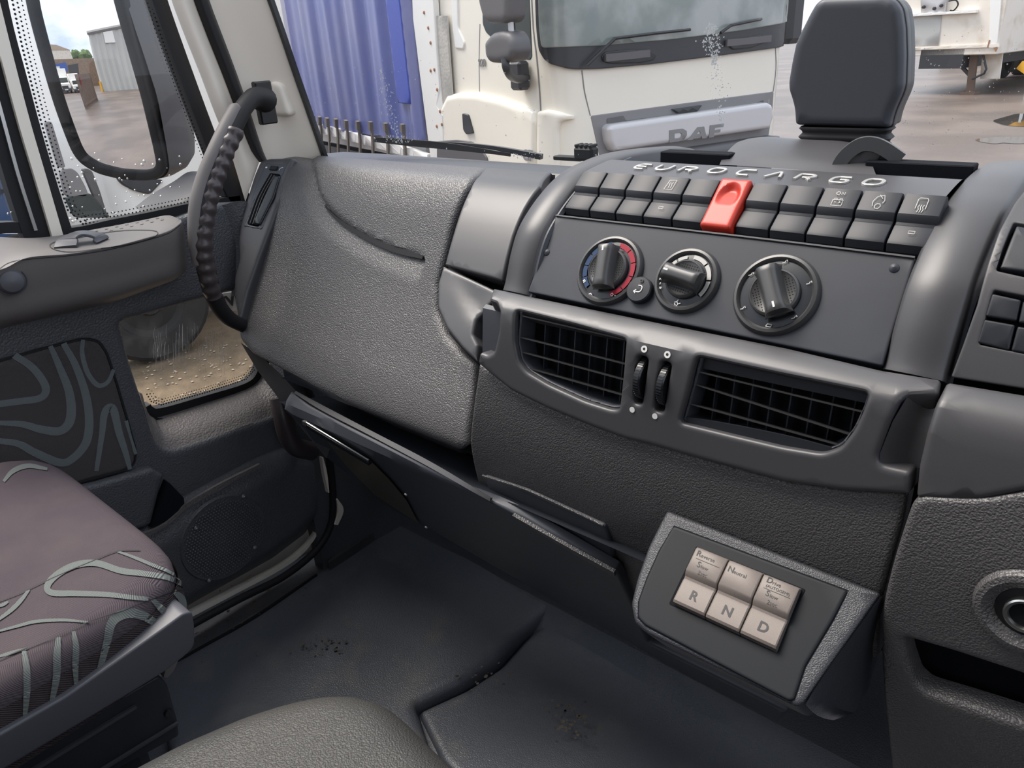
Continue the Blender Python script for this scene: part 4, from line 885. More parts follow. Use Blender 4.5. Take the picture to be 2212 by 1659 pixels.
mb = MB(); ov = [(108, 530), (130, 520), (170, 514), (250, 500), (320, 498), (341, 503), (330, 513), (280, 527), (200, 540), (150, 545), (118, 540)]
ribbon(mb, OA, ov, 1.2, 'rubber', lift=.0008, n=4, closed=True); mb.build('lever_surround', arm)
mb = MB(); L_ = [OA.P(*p, h) for p, h in (((142, 536), .001), ((152, 530), .008), ((180, 525), .012), ((210, 522), .008), ((222, 522), .001))]
sweep(mb, crom(L_, 6), rnd([(-.013, -.002), (.013, -.002), (.013, .002), (-.013, .002)], .0015, 2), 'seat_trim', up=(0, 0, 1)); mb.build('pull_lever', arm)
mb = MB(); c = OA.P(24, 608, 0); n = nrm(A3(1, -.1, .12)); lathe(mb, c, n, [(.0165, -.002), (.0160, .0015), (.0145, .0005), (.0140, .003), (.0115, .0065), (.006, .0085), (0, .009)], 'seat_trim', 32); mb.build('round_cap', arm)
# lower panel: speaker
def lowbulge(u, v, d): return .018*min(1, d/.03)
lp = [(262, 1150), (300, 1140), (335, 1122), (362, 1100), (385, 1078), (440, 1048), (545, 992), (620, 960), (682, 978), (692, 1060), (688, 1105), (655, 1152), (585, 1205), (415, 1300), (300, 1372), (200, 1430), (150, 1300)]
lpn = panel('lower_panel', DP, lp, 'door_dark', DR, r=.006, lift=.006, thick=.012, rad=.006, grid=.012, hfun=lowbulge)
pk = [(130, 1052), (200, 1038), (262, 1020), (318, 1005), (345, 1020), (318, 1127), (300, 1135), (262, 1146), (180, 1150)]
panel('map_pocket', DP, pk, 'door_dark', DR, r=.004, lift=.016, thick=.02, rad=.008, grid=.02)
mb = MB(); shell(mb, DP, [uvs(DP, [(352, 1034), (383, 1066), (384, 1078), (372, 1094), (345, 1116), (316, 1129), (332, 1085)])], 'cavity', lift=.022, thick=.02, rad=0); mb.build('pocket_shade', DR)  # black slab painted in for the shaded inside of the pocket
mb = MB(); ribbon(mb, DP, [(245, 1148), (300, 1141), (338, 1124), (370, 1098), (392, 1078), (460, 1040), (545, 994)], [.002, .005, .006, .005, .008, .010, .003], 'door_plastic', lift=.026, thick=.006); mb.build('pocket_lip', DR)  # paler plastic paints the highlight along the lit ledge
u0, v0 = DP.inv((468, 1150)); mb = MB(); C = DP.P(u0, v0, .0255); rr = .074
lathe(mb, C, (1, 0, 0), [(rr+.004, -.004), (rr+.001, .001), (rr-.002, .0005), (0, .003)], 'door_dark', 48)
spk = mb.build('speaker_grille', DR, label='round perforated speaker grille with four bright screws'); mb = MB()
for i in range(-14, 15):
    for j in range(-14, 15):
        y = i*.0050+(.0025 if j % 2 else 0); z = j*.0050
        if math.hypot(y, z) < rr-.006:
            c = C+A3(.0022+.0008*(1-(y*y+z*z)/rr**2), y, z); s_ = .0013; mb.add([c+A3(0, -s_, -s_), c+A3(0, s_, -s_), c+A3(0, s_, s_), c+A3(0, -s_, s_), c+A3(.0016, 0, 0)], [(0, 1, 4), (1, 2, 4), (2, 3, 4), (3, 0, 4)], 'seat_trim')
mb.build('grille_studs', spk)
for p in ((508, 1058), (404, 1126), (533, 1170), (433, 1241)):
    u, v = DP.inv(p); u = u0+(u-u0)*.98; v = v0+(v-v0)*.98; mb = MB(); lathe(mb, DP.P(u, v, .0275), (1, 0, 0), [(.0036, 0), (.0034, .0018), (.0015, .0024), (0, .0016)], 'steel', 14); mb.build('grille_screw', spk)
# painted edge of the door opening and its seal
mb = MB(); ribbon(mb, DP, [(405, 1322), (500, 1273), (590, 1226), (640, 1192), (670, 1158), (684, 1128)], [.010, .009, .009, .009, .006, .002], 'cream_paint', lift=.012, thick=.01); mb.build('painted_edge', DR)
mb = MB(); ribbon(mb, DP, [(679, 980), (686, 1015), (693, 1055)], [.003, .006, .002], 'beige_trim', lift=.026, thick=.01); mb.build('painted_edge', DR)
mb = MB(); q = crom([DP.P(*DP.inv(p), .02) for p in [(380, 1350), (500, 1286), (600, 1236), (670, 1180), (700, 1130), (706, 1080), (700, 1000), (688, 940), (640, 800)]], 6); tube(mb, q, .007, 'rubber'); seal = mb.build('trim_1', kind='structure')
mb = MB(); ribbon(mb, Plane((-1.08, 0, 0), (0, 1, 0), (0, 0, 1)), [(722, 1075), (730, 1100), (720, 1130)], [.002, .012, .008], 'beige_trim', lift=.01, thick=.01); mb.build('trim_2', kind='structure')
mb = MB(); V = [(-1.085, .62, -.45), (-1.085, .62, -.95), (-1.06, 1.05, -.95), (-1.06, 1.05, -.3)]; mb.add([np.array(v) for v in V], [(0, 1, 2, 3)], 'door_dark'); box(mb, (-1.10, .86, -.62), (.03, .5, .7), 'door_dark'); mb.build('wall_left', kind='structure')
# window frames of the door: channel, divider, seals
def strip(name, path, w, m, x=-1.12, t=.02, parent=DR, n=3, **kw):
    S = Plane((x, 0, 0), (0, 1, 0), (0, 0, 1)); mb = MB(); ribbon(mb, S, path, w, m, lift=0, thick=t, n=n); return mb.build(name, parent, **kw)
strip('window_channel', [(-22, 120), (12, 262), (50, 400), (88, 520)], .036, 'rubber', x=-1.115)
strip('channel_trim', [(-50, 60), (0, 232), (38, 372), (78, 498)], .004, 'steel', x=-1.11)
strip('window_divider', [(-30, -60), (20, 140), (55, 272), (90, 390), (128, 520)], .0135, 'cream_paint', x=-1.108, t=.03)
strip('window_seal', [(-12, -60), (14, 60), (44, 170), (77, 290), (110, 400), (146, 510)], .016, 'rubber', x=-1.118)
strip('window_seal', [(326, -60), (352, 20), (384, 110), (430, 235), (470, 340), (500, 420)], .022, 'rubber', x=-1.118)
strip('window_seal', [(120, 508), (180, 500), (240, 486), (330, 468), (420, 448), (520, 432)], .014, 'rubber', x=-1.116)
strip('window_seal', [(-60, 498), (0, 493), (40, 492), (88, 497)], .014, 'rubber', x=-1.116)
strip('corner_infill', [(470, 330), (505, 400), (530, 450)], .035, 'rubber', x=-1.116)
glass('clear_glass', (.97, .985, .98), .05)
qg = panel('quarter_glass', XO, [(12, -60), (330, -60), (500, 430), (170, 500), (128, 480)], 'clear_glass', DR, r=.003, thick=.004, rad=0, grid=.2)
qg2 = panel('drop_glass', XO, [(-150, -60), (-60, -60), (85, 505), (-150, 505)], 'clear_glass', DR, r=.003, thick=.004, rad=0, grid=.2)
frit(XO, [(14, -20), (40, 100), (75, 240), (105, 350), (140, 455), (175, 487), (250, 478), (330, 462), (415, 444)], 3, .0052, .0016, 1, qg)
frit(XO, [(326, -30), (350, 60), (395, 190), (450, 335)], 3, .0052, .0016, -1, qg)
mb = MB(); rs = random.Random(9)
glass('water', (.9, .92, .94), .35)
def drops(S, n, x0, x1, y0, y1, rmin, rmax, parent, name='rain_drops', keep=None):
    mb = MB()
    for _ in range(n):
        p = (rs.uniform(x0, x1), rs.uniform(y0, y1))
        if keep and not keep(p): continue
        u, v = S.inv(p); r_ = rs.uniform(rmin, rmax)*rs.uniform(.5, 1); lathe(mb, S.P(u, v, .0005), S.n, [(r_, 0), (r_*.85, r_*.45), (r_*.4, r_*.7), (0, r_*.75)], 'water', 8)
    return mb.build(name, parent, kind='stuff')
drops(XO, 60, 150, 420, 330, 480, .0012, .0030, DR, keep=lambda p: p[1] < 500-(p[0]-170)*.2); drops(XO, 22, 0, 70, 300, 490, .0012, .0035, DR, keep=lambda p: p[0] < (p[1]-210)*.28)
# --- pillar between door and windscreen
wp_ = root('trim_3', (-1.07, .68, -.15), kind='structure')
def pil(name, cols, m, par=wp_, nu=14, **k):
    S = Loft(cols); mb = MB(); V, Fc = grid_uv(S, 0, S.Lu, 0, S.Lv, nu, 24); mb.add(V, Fc, m); return mb.build(name, par, sharp=60, **k), S
yA = [-80, 0, 80, 160, 240, 330, 440]
c0 = [(345, -80), (370, 0), (400, 80), (432, 160), (462, 240), (498, 330), (530, 436)]; c1 = [(392, -80), (418, 0), (448, 80), (480, 160), (510, 240), (540, 320), (560, 350)]
pil('door_frame', [[ax(p, -1.105) for p in c0], [ax(((p[0]+q[0])/2, (p[1]+q[1])/2), -1.095) for p, q in zip(c0, c1)], [ax(q, -1.10) for q in c1]], 'beige_trim')
c2 = [(428, -80), (452, 0), (482, 80), (512, 160), (540, 240), (566, 320), (580, 352)]
pil('pillar_seal', [[ax(p, -1.098) for p in c1], [ax(((p[0]+q[0])/2, (p[1]+q[1])/2), -1.085) for p, q in zip(c1, c2)], [ax(q, -1.095) for q in c2]], 'rubber')
c4 = [(552, -80), (581, 0), (609, 80), (636, 160), (664, 240), (695, 330), (700, 350)]; c3 = [(a[0]*.55+b[0]*.45, a[1]*.5+b[1]*.5) for a, b in zip(c2, c4)]
PY = [.68, .69, .70, .712, .724, .735, .74]
PS, PSf = pil('pillar_cover', [[ax(p, -1.092) for p in c2], [ax(p, -1.078) for p in c3], [ay(p, y) for p, y in zip(c4, PY)]], 'beige_trim')
OP = OnMesh(PS)
mb = MB(); q = [ay((p[0]+4, p[1]), y) for p, y in zip(c4, PY)]; sweep(mb, crom(q, 4), [(-.0035, -.004), (.0035, -.004), (.0035, .004), (-.0035, .004)], 'gloss_black'); mb.build('windscreen_seal', wp_)
# moulded recess behind the handle top
mb = MB(); SP = Plane(OP.P(600, 230, .004), A3(.2, .1, 0), A3(0, 0, 1)); SP.n = nrm(A3(1, -.9, 0)) if SP.n@A3(1, -1, 0) < 0 else SP.n
shell(mb, SP, [uvs(SP, [(556, 180), (590, 174), (608, 182), (618, 215), (630, 252), (590, 250), (560, 236)], .010)], 'beige_trim', lift=.003, thick=.02, rad=.006, grid=.01); mb.build('handle_boss', wp_)
# --- grab handle
gh = root('grab_handle', (-1.03, .55, -.35), 'black ribbed grab handle with finger bumps on the door pillar', 'grab handle')
gp_ = [((572, 216), -1.045), ((548, 212), -1.03), ((527, 232), -1.02), ((503, 275), -1.012), ((474, 335), -1.005), ((450, 395), -1.003), ((436, 455), -1.0), ((435, 520), -1.0), ((446, 585), -1.003), ((464, 645), -1.010), ((492, 685), -1.02), ((530, 706), -1.03)]
pth = crom([ax(p, x) for p, x in gp_], 6); mb = MB(); nn = len(pth)
sc_ = [(.62+.45*math.exp(-(i/nn/.09)**2)+.15*math.sin(math.pi*i/nn)) for i in range(nn)]
sweep(mb, pth, circ(.0185, 16, .0165), 'rubber', scale=sc_); mb.build('handle_core', gh)
mb = MB(); side = [ax((p[0]-11, p[1]-4), x) for p, x in gp_[2:9]]; sweep(mb, crom(side, 5), circ(.0115, 12), 'armrest_grey', scale=[.4]+[.95]*(len(crom(side, 5))-2)+[.4]); mb.build('handle_strip', gh, label='pale grey outer strip')
bump_px = [(506, 292), (494, 316), (484, 340), (475, 364), (467, 388), (459, 413), (452, 438), (447, 465), (443, 492), (442, 520), (443, 548), (447, 575), (452, 602), (459, 627)]
mat('soft_rubber', (.045, .035, .037), .33, spec=.5)
bq = []
for p in [(508, 282)]+bump_px+[(464, 640)]:
    x = np.interp(p[1], [232, 300, 400, 520, 600, 640], [-1.02, -1.008, -1.003, -1.0, -1.004, -1.010]); bq.append(ax((p[0]-2, p[1]), x+.0065))
bq = crom(bq, 10); sl = np.concatenate([[0], np.cumsum([np.linalg.norm(a-b) for a, b in zip(bq[1:], bq[:-1])])]); bp_ = sl[-1]/15.0
mb = MB(); sweep(mb, bq, circ(.0130, 20), 'soft_rubber', scale=[.93+.07*math.sin(2*math.pi*q/bp_) for q in sl])
mb.build('finger_bumps', gh)
for p, x in (((497, 309), -.997), ((438, 494), -.990), ((463, 633), -1.0)):
    mb = MB(); c = ax(p, x+.004); lathe(mb, c, nrm(-c), [(.0055, -.002), (.0052, .001), (.0040, .0005), (0, .0008)], 'rubber', 16); mb.build('screw_plug', gh)
mb = MB(); c = ax((572, 222), -1.05); box(mb, c, (.012, .028, .060), 'gloss_black', b=.002); mb.build('handle_mount', gh)
mb = MB(); pq = crom([ax(p, x) for p, x in (((604, 860), -1.07), ((612, 900), -1.06), ((622, 940), -1.055), ((640, 965), -1.055), ((675, 975), -1.06))], 5); tube(mb, pq, .017, 'soft_rubber'); tag(mb.build('cable_sleeve'), 'thick black rubber sleeve low down between dashboard and door', 'cable sleeve')
# door corner behind the handle
mb = MB(); S = Loft([[ax(p, -1.105) for p in [(470, 446), (500, 520), (500, 600), (500, 640)]], [ax(p, -1.085) for p in [(520, 434), (540, 520), (540, 600), (530, 640)]], [ax(p, -1.09) for p in [(560, 440), (600, 520), (600, 620), (580, 660)]]])
V, Fc = grid_uv(S, 0, S.Lu, 0, S.Lv, 10, 8); mb.add(V, Fc, 'door_dark'); mb.build('door_corner', DR)
# ---------------------------------------------------------------- seats
def cushion(name, x0, x1, y0, y1, zt, zb, e, m, parent, crown=.008, nx=26, ny=26, **k):
    """rounded block; e = edge radius"""
    mb = MB(); V = []; F_ = []; cx, cy = (x0+x1)/2, (y0+y1)/2; hx, hy = (x1-x0)/2, (y1-y0)/2
    rings = [(0, 0), (.25, 0), (.5, 0), (.72, 0), (.88, 0)]; N_ = 72
    def pt(a, s, z):        # superellipse outline
        c, s_ = math.cos(a), math.sin(a); p = 7; r_ = (abs(c)**p+abs(s_)**p)**(-1/p); return (cx+hx*c*r_*s if True else 0, cy+hy*s_*r_*s, z)
    L_ = []
    for q in (0.02, .25, .5, .75, .9): L_.append((q*(1-e/hx), zt+crown*(1-q*q)))
    for i in range(7):
        t = math.pi/2*i/6; L_.append((1-e/hx*(1-math.sin(t)), zt-e*(1-math.cos(t))))
    L_ += [(1.0, zt-e-(zt-zb-2*e)*.5), (1.0, zb+e*.5), (1-e/hx*.6, zb)]
    for s, z in L_:
        for i in range(N_): V.append(pt(2*math.pi*i/N_, s, z))
    for j in range(len(L_)-1):
        for i in range(N_): F_.append((j*N_+i, j*N_+(i+1) % N_, (j+1)*N_+(i+1) % N_, (j+1)*N_+i))
    F_.append(tuple(range(N_))[::-1]); mb.add(V, [f[::-1] for f in F_], m); return mb.build(name, parent, sharp=60, **k)
ps = root('passenger_seat', (-.80, 0, ZF), 'passenger seat by the door, mauve grey woven cushion with pale looping stripes', 'seat')
cu = cushion('cushion', -1.03, -.597, -.42, .215, -.425, -.520, .022, 'fabric_seat', ps)
OC = OnMesh(cu); c6 = lambda L_: [(x/2.443, 980+y/2.443) for x, y in L_]
sb = MB(); V = []
for t in np.linspace(-62, 76, 80):     # woven side band, following the cushion's outline
    a = math.radians(t); c, s_ = math.cos(a), math.sin(a); r_ = (abs(c)**7+abs(s_)**7)**(-1/7)
    for z in (-.449, -.505): V.append((-.8135+.2165*c*r_*1.006, -.1025+.3175*s_*r_*1.004, z))
sb.add([A3(*q) for q in V], [(2*i, 2*i+1, 2*i+3, 2*i+2) for i in range(len(V)//2-1)], 'fabric_front'); sbo = sb.build('side_band', ps, label='darker ribbed side band of the cushion')
OS = OnMesh(cu, sbo)
def sw_(L_, w): st = MB(); k = len(L_); ribbon(st, OS, c6(L_), [w*(.7+.5*math.sin(math.pi*i/(k-1))) for i in range(k)], 'fabric_line', lift=.0010, n=7); st.build('woven_stripe', cu)
sw_([(1012, 790), (985, 715), (900, 662), (760, 637), (640, 622), (510, 582), (400, 592), (305, 640), (252, 700), (275, 738), (400, 742), (560, 747), (700, 762), (780, 768)], 12)
sw_([(620, 520), (700, 548), (800, 590), (900, 632), (975, 690)], 6); sw_([(-20, 945), (90, 915), (190, 890), (330, 882), (465, 892)], 6); sw_([(-20, 890), (60, 830), (110, 780), (155, 722)], 8); sw_([(-20, 815), (20, 800), (45, 785)], 6)
sw_([(-20, 1080), (60, 1055), (150, 1030)], 6)
sw_([(20, 150), (70, 95), (150, 68), (250, 85)], 9)
for L_, w in (([(128, 1045), (140, 1130), (140, 1250), (128, 1390)], 13), ([(310, 970), (300, 1060), (295, 1180), (270, 1310)], 14), ([(388, 940), (400, 1020), (395, 1110), (400, 1220)], 12), ([(520, 1150), (560, 1000), (590, 890), (660, 845), (740, 850), (810, 890), (860, 940)], 17), ([(800, 768), (860, 830), (915, 892)], 13), ([(915, 728), (955, 770), (970, 835)], 13), ([(650, 1080), (690, 1045), (740, 1020)], 4)): sw_(L_, w)
st = MB(); ribbon(st, OS, c6([(-20, 790), (100, 745), (220, 688), (340, 634), (480, 575), (620, 520), (740, 515)]), 1.6, 'rubber', lift=.0012); ribbon(st, OS, c6([(-20, 1100), (150, 1028), (330, 955), (470, 892), (640, 835), (800, 770), (920, 728), (985, 716)]), 1.8, 'rubber', lift=.0016); st.build('cushion_seams', cu)
TS = Plane((-.590, 0, 0), (0, 1, 0), (0, 0, 1))
panel('side_trim', TS, [(-120, 1650), (0, 1586), (143, 1504), (286, 1404), (360, 1352), (398, 1324), (416, 1322), (421, 1350), (421, 1396), (402, 1416), (352, 1455), (180, 1560), (0, 1668), (-120, 1740)], 'seat_trim', ps, r=.006, thick=.03, rad=.002, grid=.015)
TB = Plane((-.612, 0, 0), (0, 1, 0), (0, 0, 1))
panel('seat_base', TB, [(-100, 1720), (345, 1460), (362, 1478), (385, 1560), (388, 1590), (240, 1670), (-100, 1850)], 'panel_black', ps, r=.004, thick=.35, rad=.002, grid=.05)
for a, b, w in (((40, 1680), (292, 1524), .0035), ((200, 1672), (382, 1560), .0025)):
    mb = MB(); ribbon(mb, TB, [a, ((a[0]+b[0])/2, (a[1]+b[1])/2), b], w, 'seat_trim', lift=.003, thick=.004); mb.build('base_rib', ps)
mb = MB(); u, v = TB.inv((362, 1538)); lathe(mb, TB.P(u, v, 0), (1, 0, 0), [(.004, 0), (.0035, .003), (0, .003)], 'gloss_black', 12); mb.build('bolt', ps)
mb = MB(); ribbon(mb, TB, [(386, 1430), (372, 1450), (362, 1468)], [.004, .009, .004], 'armrest_grey', lift=-.004, thick=.005); mb.build('pale_tab', ps)
box_ = MB(); box(box_, (-.83, -.10, ZF+.20), (.40, .46, .40), 'panel_black', b=.01); box_.build('seat_plinth', ps)
# middle seat, grained vinyl
ms = root('middle_seat', (-.15, -.05, ZF), 'grey grained vinyl cushion edge in the near foreground between the seats', 'seat')
VP = Plane((0, 0, -.425), (1, 0, 0), (0, 1, 0))
vo = [ax((140, 1740), -.455), az((380, 1562), -.425), az((520, 1506), -.425), az((620, 1478), -.425), az((700, 1464), -.425), az((768, 1464), -.425), az((830, 1482), -.425), az((880, 1520), -.425), az((930, 1570), -.425), az((985, 1620), -.425), az((1045, 1672), -.425)]
vu = [np.array([q[0], q[1]]) for q in vo[1:]]; vu = [np.array([-.50, -.35])]+[np.array([-.468, .02])]+vu+[np.array([-.16, .219]), np.array([.12, .21]), np.array([.12, -.35])]
mb = MB(); shell(mb, VP, [rnd(vu, .012)], 'vinyl', lift=0, thick=.10, rad=.032, grid=.02, seg=6, hfun=lambda u, v, d: .004*math.sin(u*16)*math.sin(v*13)); mb.build('vinyl_cushion', ms, sharp=60)
mb = MB(); box(mb, (-.17, -.06, ZF+.22), (.50, .46, .44), 'panel_black', b=.02); mb.build('seat_box', ms)

# unseen cab shell; rear wall and half roof added to shape the light
mat('headlining', (.42, .40, .37), .8)
mb = MB(); box(mb, (-.05, -.80, -.05), (2.10, .05, 1.80), 'headlining'); mb.build('wall_back', kind='structure')
mb = MB(); box(mb, (.35, -.20, .80), (1.40, 1.25, .04), 'headlining'); mb.build('shading_half_ceiling', kind='structure')  # driver's half only; passenger side left open so daylight reaches the dashboard
mb = MB(); box(mb, (1.06, .1, -.55), (.05, 1.7, .8), 'door_plastic'); mb.build('wall_right', kind='structure')
# ---------------------------------------------------------------- windscreen, wiper, screen housing
hd = [[ay(p, .714) for p in [(1554, 356), (1600, 358), (1660, 362), (1740, 368), (1820, 374), (1893, 380)]],
      [ay(p, .735) for p in [(1562, 340), (1604, 335), (1660, 333), (1740, 338), (1815, 345), (1885, 352)]],
      [ay(p, .765) for p in [(1580, 318), (1614, 309), (1660, 307), (1740, 312), (1822, 318), (1898, 332)]],
      [ay(p, .800) for p in [(1600, 305), (1626, 298), (1665, 296), (1740, 301), (1828, 306), (1915, 326)]],
      [ay(p, .850) for p in [(1620, 315), (1640, 312), (1680, 312), (1750, 316), (1835, 322), (1945, 342)]]]
HS = Loft(hd); mb = MB(); V, Fc = grid_uv(HS, 0, HS.Lu, 0, HS.Lv, 30, 20); mb.add(V, Fc, 'dash_smooth'); mb.build('housing_hood', D, label='smooth hood under the screen housing')
mat('hood_end', (.085, .088, .090), .45, spec=.4)
mb = MB(); e_ = [(1808, 374), (1815, 352), (1832, 330), (1858, 312), (1885, 309), (1912, 320), (1947, 344), (1948, 351), (1895, 352), (1892, 380)]
EP = Plane(ay((1870, 345), .735), A3(1, 0.25, 0), A3(0, 0, 1)); shell(mb, EP, [uvs(EP, e_)], 'dash_smooth', lift=.001, thick=.02, rad=.004, grid=.01); mb.build('hood_end', D)
mb = MB(); ribbon(mb, EP, [(1808, 374), (1815, 352), (1832, 330), (1858, 313), (1885, 311), (1912, 322), (1946, 345)], .012, 'hood_end', lift=.003, thick=.008); mb.build('hood_rim', D, label='paler rim of the hood')
dh = root('screen_housing', (-.24, .83, -.13), 'dark grey shield shaped screen housing on a ribbed rubber neck above the switches', 'screen housing')
HP = Plane((0, .800, 0), (1, 0, 0), (0, 0, 1))
ho = [(1775, -4), (1760, 6), (1747, 28), (1731, 60), (1716, 92), (1707, 135), (1700, 178), (1701, 196), (1708, 216), (1713, 238), (1715, 271), (1918, 277), (1921, 258), (1928, 236), (1942, 205), (1948, 186), (1950, 120), (1948, 60), (1942, 20), (1928, 0), (1900, -9)]
mb = MB(); shell(mb, HP, [uvs(HP, ho, .004)], 'dash_dark', lift=0, thick=.016, rad=.007, grid=.012, back=False); mb.build('housing_front', dh, sharp=50)
HP2 = HP.up(-.014); sho = [np.array(HP.inv(p)) for p in ho]; cen = np.mean(sho, axis=0)
mb = MB(); shell(mb, HP2, [rnd([cen+(q-cen)*np.array([1.02, 1.012]) for q in sho], .004)], 'dash_smooth', lift=0, thick=.010, rad=.001, grid=.03); mb.build('housing_band', dh)
mb = MB(); shell(mb, HP2.up(-.011), [rnd([cen+(q-cen)*np.array([1.0, 1.0]) for q in sho], .004)], 'hood_end', lift=0, thick=.016, rad=.001, grid=.03, back=True); mb.build('housing_back', dh)
mb = MB(); a = HP.P(*HP.inv((1722, 274))); b = HP.P(*HP.inv((1914, 279))); cx_ = (a[0]+b[0])/2; w = (b[0]-a[0])/2; cz = (a[2]+b[2])/2; V = []
lv = []
for k in range(5): lv += [(-k*.0085, 1.0), (-k*.0085-.002, 1.04), (-k*.0085-.0045, .97), (-k*.0085-.0065, .955)]
N_ = 40
for dz, s in lv:
    for i in range(N_):
        t = 2*math.pi*i/N_; c, s_ = math.cos(t), math.sin(t); r_ = (abs(c)**5+abs(s_)**5)**(-.2); V.append((cx_+w*c*r_*s, .819+.018*s_*r_*s, cz+dz))
mb.add(V, [(j*N_+i, j*N_+(i+1) % N_, (j+1)*N_+(i+1) % N_, (j+1)*N_+i) for j in range(len(lv)-1) for i in range(N_)], 'rubber'); mb.build('ribbed_neck', dh, sharp=60)
WS = Loft([[ (x, y, z) for x, y in ((-1.04, .742), (-.85, .83), (-.5, .905), (0, .94), (.5, .91), (1.0, .80))] for z in (-.22,)]+[[(x, y-(z+.22)*.09, z) for x, y in ((-1.04, .742), (-.85, .83), (-.5, .905), (0, .94), (.5, .91), (1.0, .80))] for z in (.12, .40)])
WS.q[0] = np.array([(x, y, -.22) for x, y in ((-1.04, .742), (-.85, .83), (-.5, .905), (0, .94), (.5, .91), (1.0, .80))])
wn = root('window_1', (0, .9, -.22), kind='structure')
glass('screen_glass', (.965, .975, .975), .045, dirt=((.62, .62, .64), 3.2, .35, .9, .06))
mb = MB(); V, Fc = grid_uv(WS, 0, WS.Lu, 0, WS.Lv, 40, 4); mb.add(V, Fc, 'screen_glass'); mb.build('windscreen_glass', wn)
mb = MB(); rs = random.Random(11)
mat('water_mark', (.85, .86, .86), .4)
def blot(S, cx0, cy0, sx, sy, n, rmin, rmax, m, lean=0):
    for _ in range(n):
        t = rs.random(); y = cy0+sy*t; x = cx0+lean*t+rs.gauss(0, 1)*sx*(.25+.75*math.sin(math.pi*min(1, t*1.1))); u, v = S.inv((x, y)); r_ = rs.uniform(rmin, rmax); a0 = rs.random()*6; k = 6; st = rs.uniform(.3, 1)
        c_, s__ = math.cos(a0), math.sin(a0)
        pts = []
        for i in range(k):
            a = r_*math.cos(6.283*i/k)*rs.uniform(.5, 1.2); b = r_*st*math.sin(6.283*i/k)*rs.uniform(.4, 1.2); pts.append(S.P(u+a*c_-b*s__, v+a*s__+b*c_, .0012))
        mb.add(pts, [tuple(range(k))], m)
blot(WS, 822, 150, 8, 155, 210, .0005, .0019, 'water_mark', 40); blot(WS, 1537, 50, 12, 90, 260, .0004, .0015, 'water_mark', 8); blot(WS, 1545, 130, 12, 130, 90, .0004, .0013, 'water_mark', 14)
for _ in range(90): blot(WS, rs.uniform(640, 1180), rs.uniform(120, 335), 1, 1, 1, .0005, .0017, 'water_mark')
for _ in range(160): blot(WS, rs.uniform(1900, 2200), rs.uniform(60, 320), 6, 4, 1, .0003, .0009, 'water_mark')
blot(WS, 850, 292, 26, 18, 60, .0007, .0022, 'water_mark', 20); blot(WS, 1130, 330, 60, 12, 30, .0006, .0018, 'water_mark', 20)
mb.build('dried_water_marks', wn, kind='stuff')
wi = root('windscreen_wiper', ay((1130, 345), .95), 'black windscreen wiper resting wet at the bottom of the windscreen', 'wiper')
def wp3(p, h=-.02): u, v = WS.inv(p); return WS.P(u, v, h)
mb = MB(); q = crom([wp3(p) for p in [(800, 308), (870, 315), (950, 323), (1020, 332), (1090, 342)]], 5); sweep(mb, q, [(-.004, -.004), (.004, -.004), (.002, .006), (-.002, .006)], 'rubber', scale=[.5+.5*math.sin(math.pi*min(1, .15+i/len(q))) for i in range(len(q))]); mb.build('wiper_blade', wi)
mb = MB(); q = crom([wp3(p, -.032) for p in [(900, 316), (985, 322), (1060, 332), (1150, 350)]], 5); sweep(mb, q, [(-.006, -.004), (.006, -.004), (.005, .004), (-.005, .004)], 'gloss_black', scale=[.3+.7*i/len(q) for i in range(len(q))]); mb.build('wiper_arm', wi)
mb = MB(); c = wp3((1247, 342), -.03); box(mb, c, (.034, .02, .020), 'rubber', b=.004)
for i in range(4): box(mb, c+A3(-.012+.008*i, 0, .011), (.005, .018, .004), 'rubber', b=.001)
box(mb, c+A3(-.03, 0, -.008), (.05, .015, .006), 'rubber', b=.001)
tag(mb.build('washer_nozzle'), 'black ribbed washer nozzle block outside the windscreen foot', 'washer nozzle')
# ---------------------------------------------------------------- the yard
mat('asphalt', (.098, .076, .065), .40, spec=.5, bump=('noise', 14, .35, .02), noise=(.45, (.155, .122, .104), .42, .62))
mat('gravel', (.165, .122, .075), .8, noise=(9, (.21, .155, .10), .35, .65), bump=('noise', 60, .6, .02))
mat('puddle', (.16, .15, .14), .02, metal=.6, spec=1.0)
mat('white_paint', (.84, .83, .80), .35, coat=.2); mat('white_door', (.80, .74, .66), .5, noise=(3, (.66, .58, .48), .5, .75))
mat('dark_glass', (.045, .055, .055), .08, spec=.6); mat('screen_far', (.20, .23, .22), .12, spec=.6, noise=(2.0, (.36, .38, .37), .45, .62))  # screen_far: opaque, its pale tone stands for reflections and light coming through
mat('black_trim', (.030, .031, .036), .4); mat('grey_trim', (.11, .105, .11), .5); mat('silver_bar', (.60, .59, .60), .4, metal=.3, coat=.2)
mat('badge_grey', (.22, .215, .22), .4); mat('curtain_blue', (.115, .145, .38), .38, spec=.5, noise=(1.1, (.20, .21, .38), .35, .7)); mat('curtain_bright', (.05, .085, .42), .4)  # curtain_blue is greyed: windscreen reflection put into its colour
mat('strap', (.16, .14, .12), .6); mat('tread_plate', (.50, .48, .44), .5, bump=('grain', 40, .8, .004)); mat('car_blue', (.045, .085, .19), .2, spec=.6, coat=.5)
mat('tyre', (.022, .022, .023), .8); mat('clad_grey', (.50, .50, .48), .6); mat('brick', (.24, .17, .12), .9, noise=(3, (.30, .21, .15), .4, .6)); mat('sign_blue', (.03, .10, .42), .5)
mat('fence_steel', (.15, .10, .075), .7); mat('leaf', (.07, .12, .04), .9, noise=(2, (.12, .18, .06), .4, .6)); mat('yellow', (.80, .42, .03), .5); mat('rust', (.33, .16, .08), .8); mat('roof_tan', (.48, .38, .29), .8)
G0 = -2.1
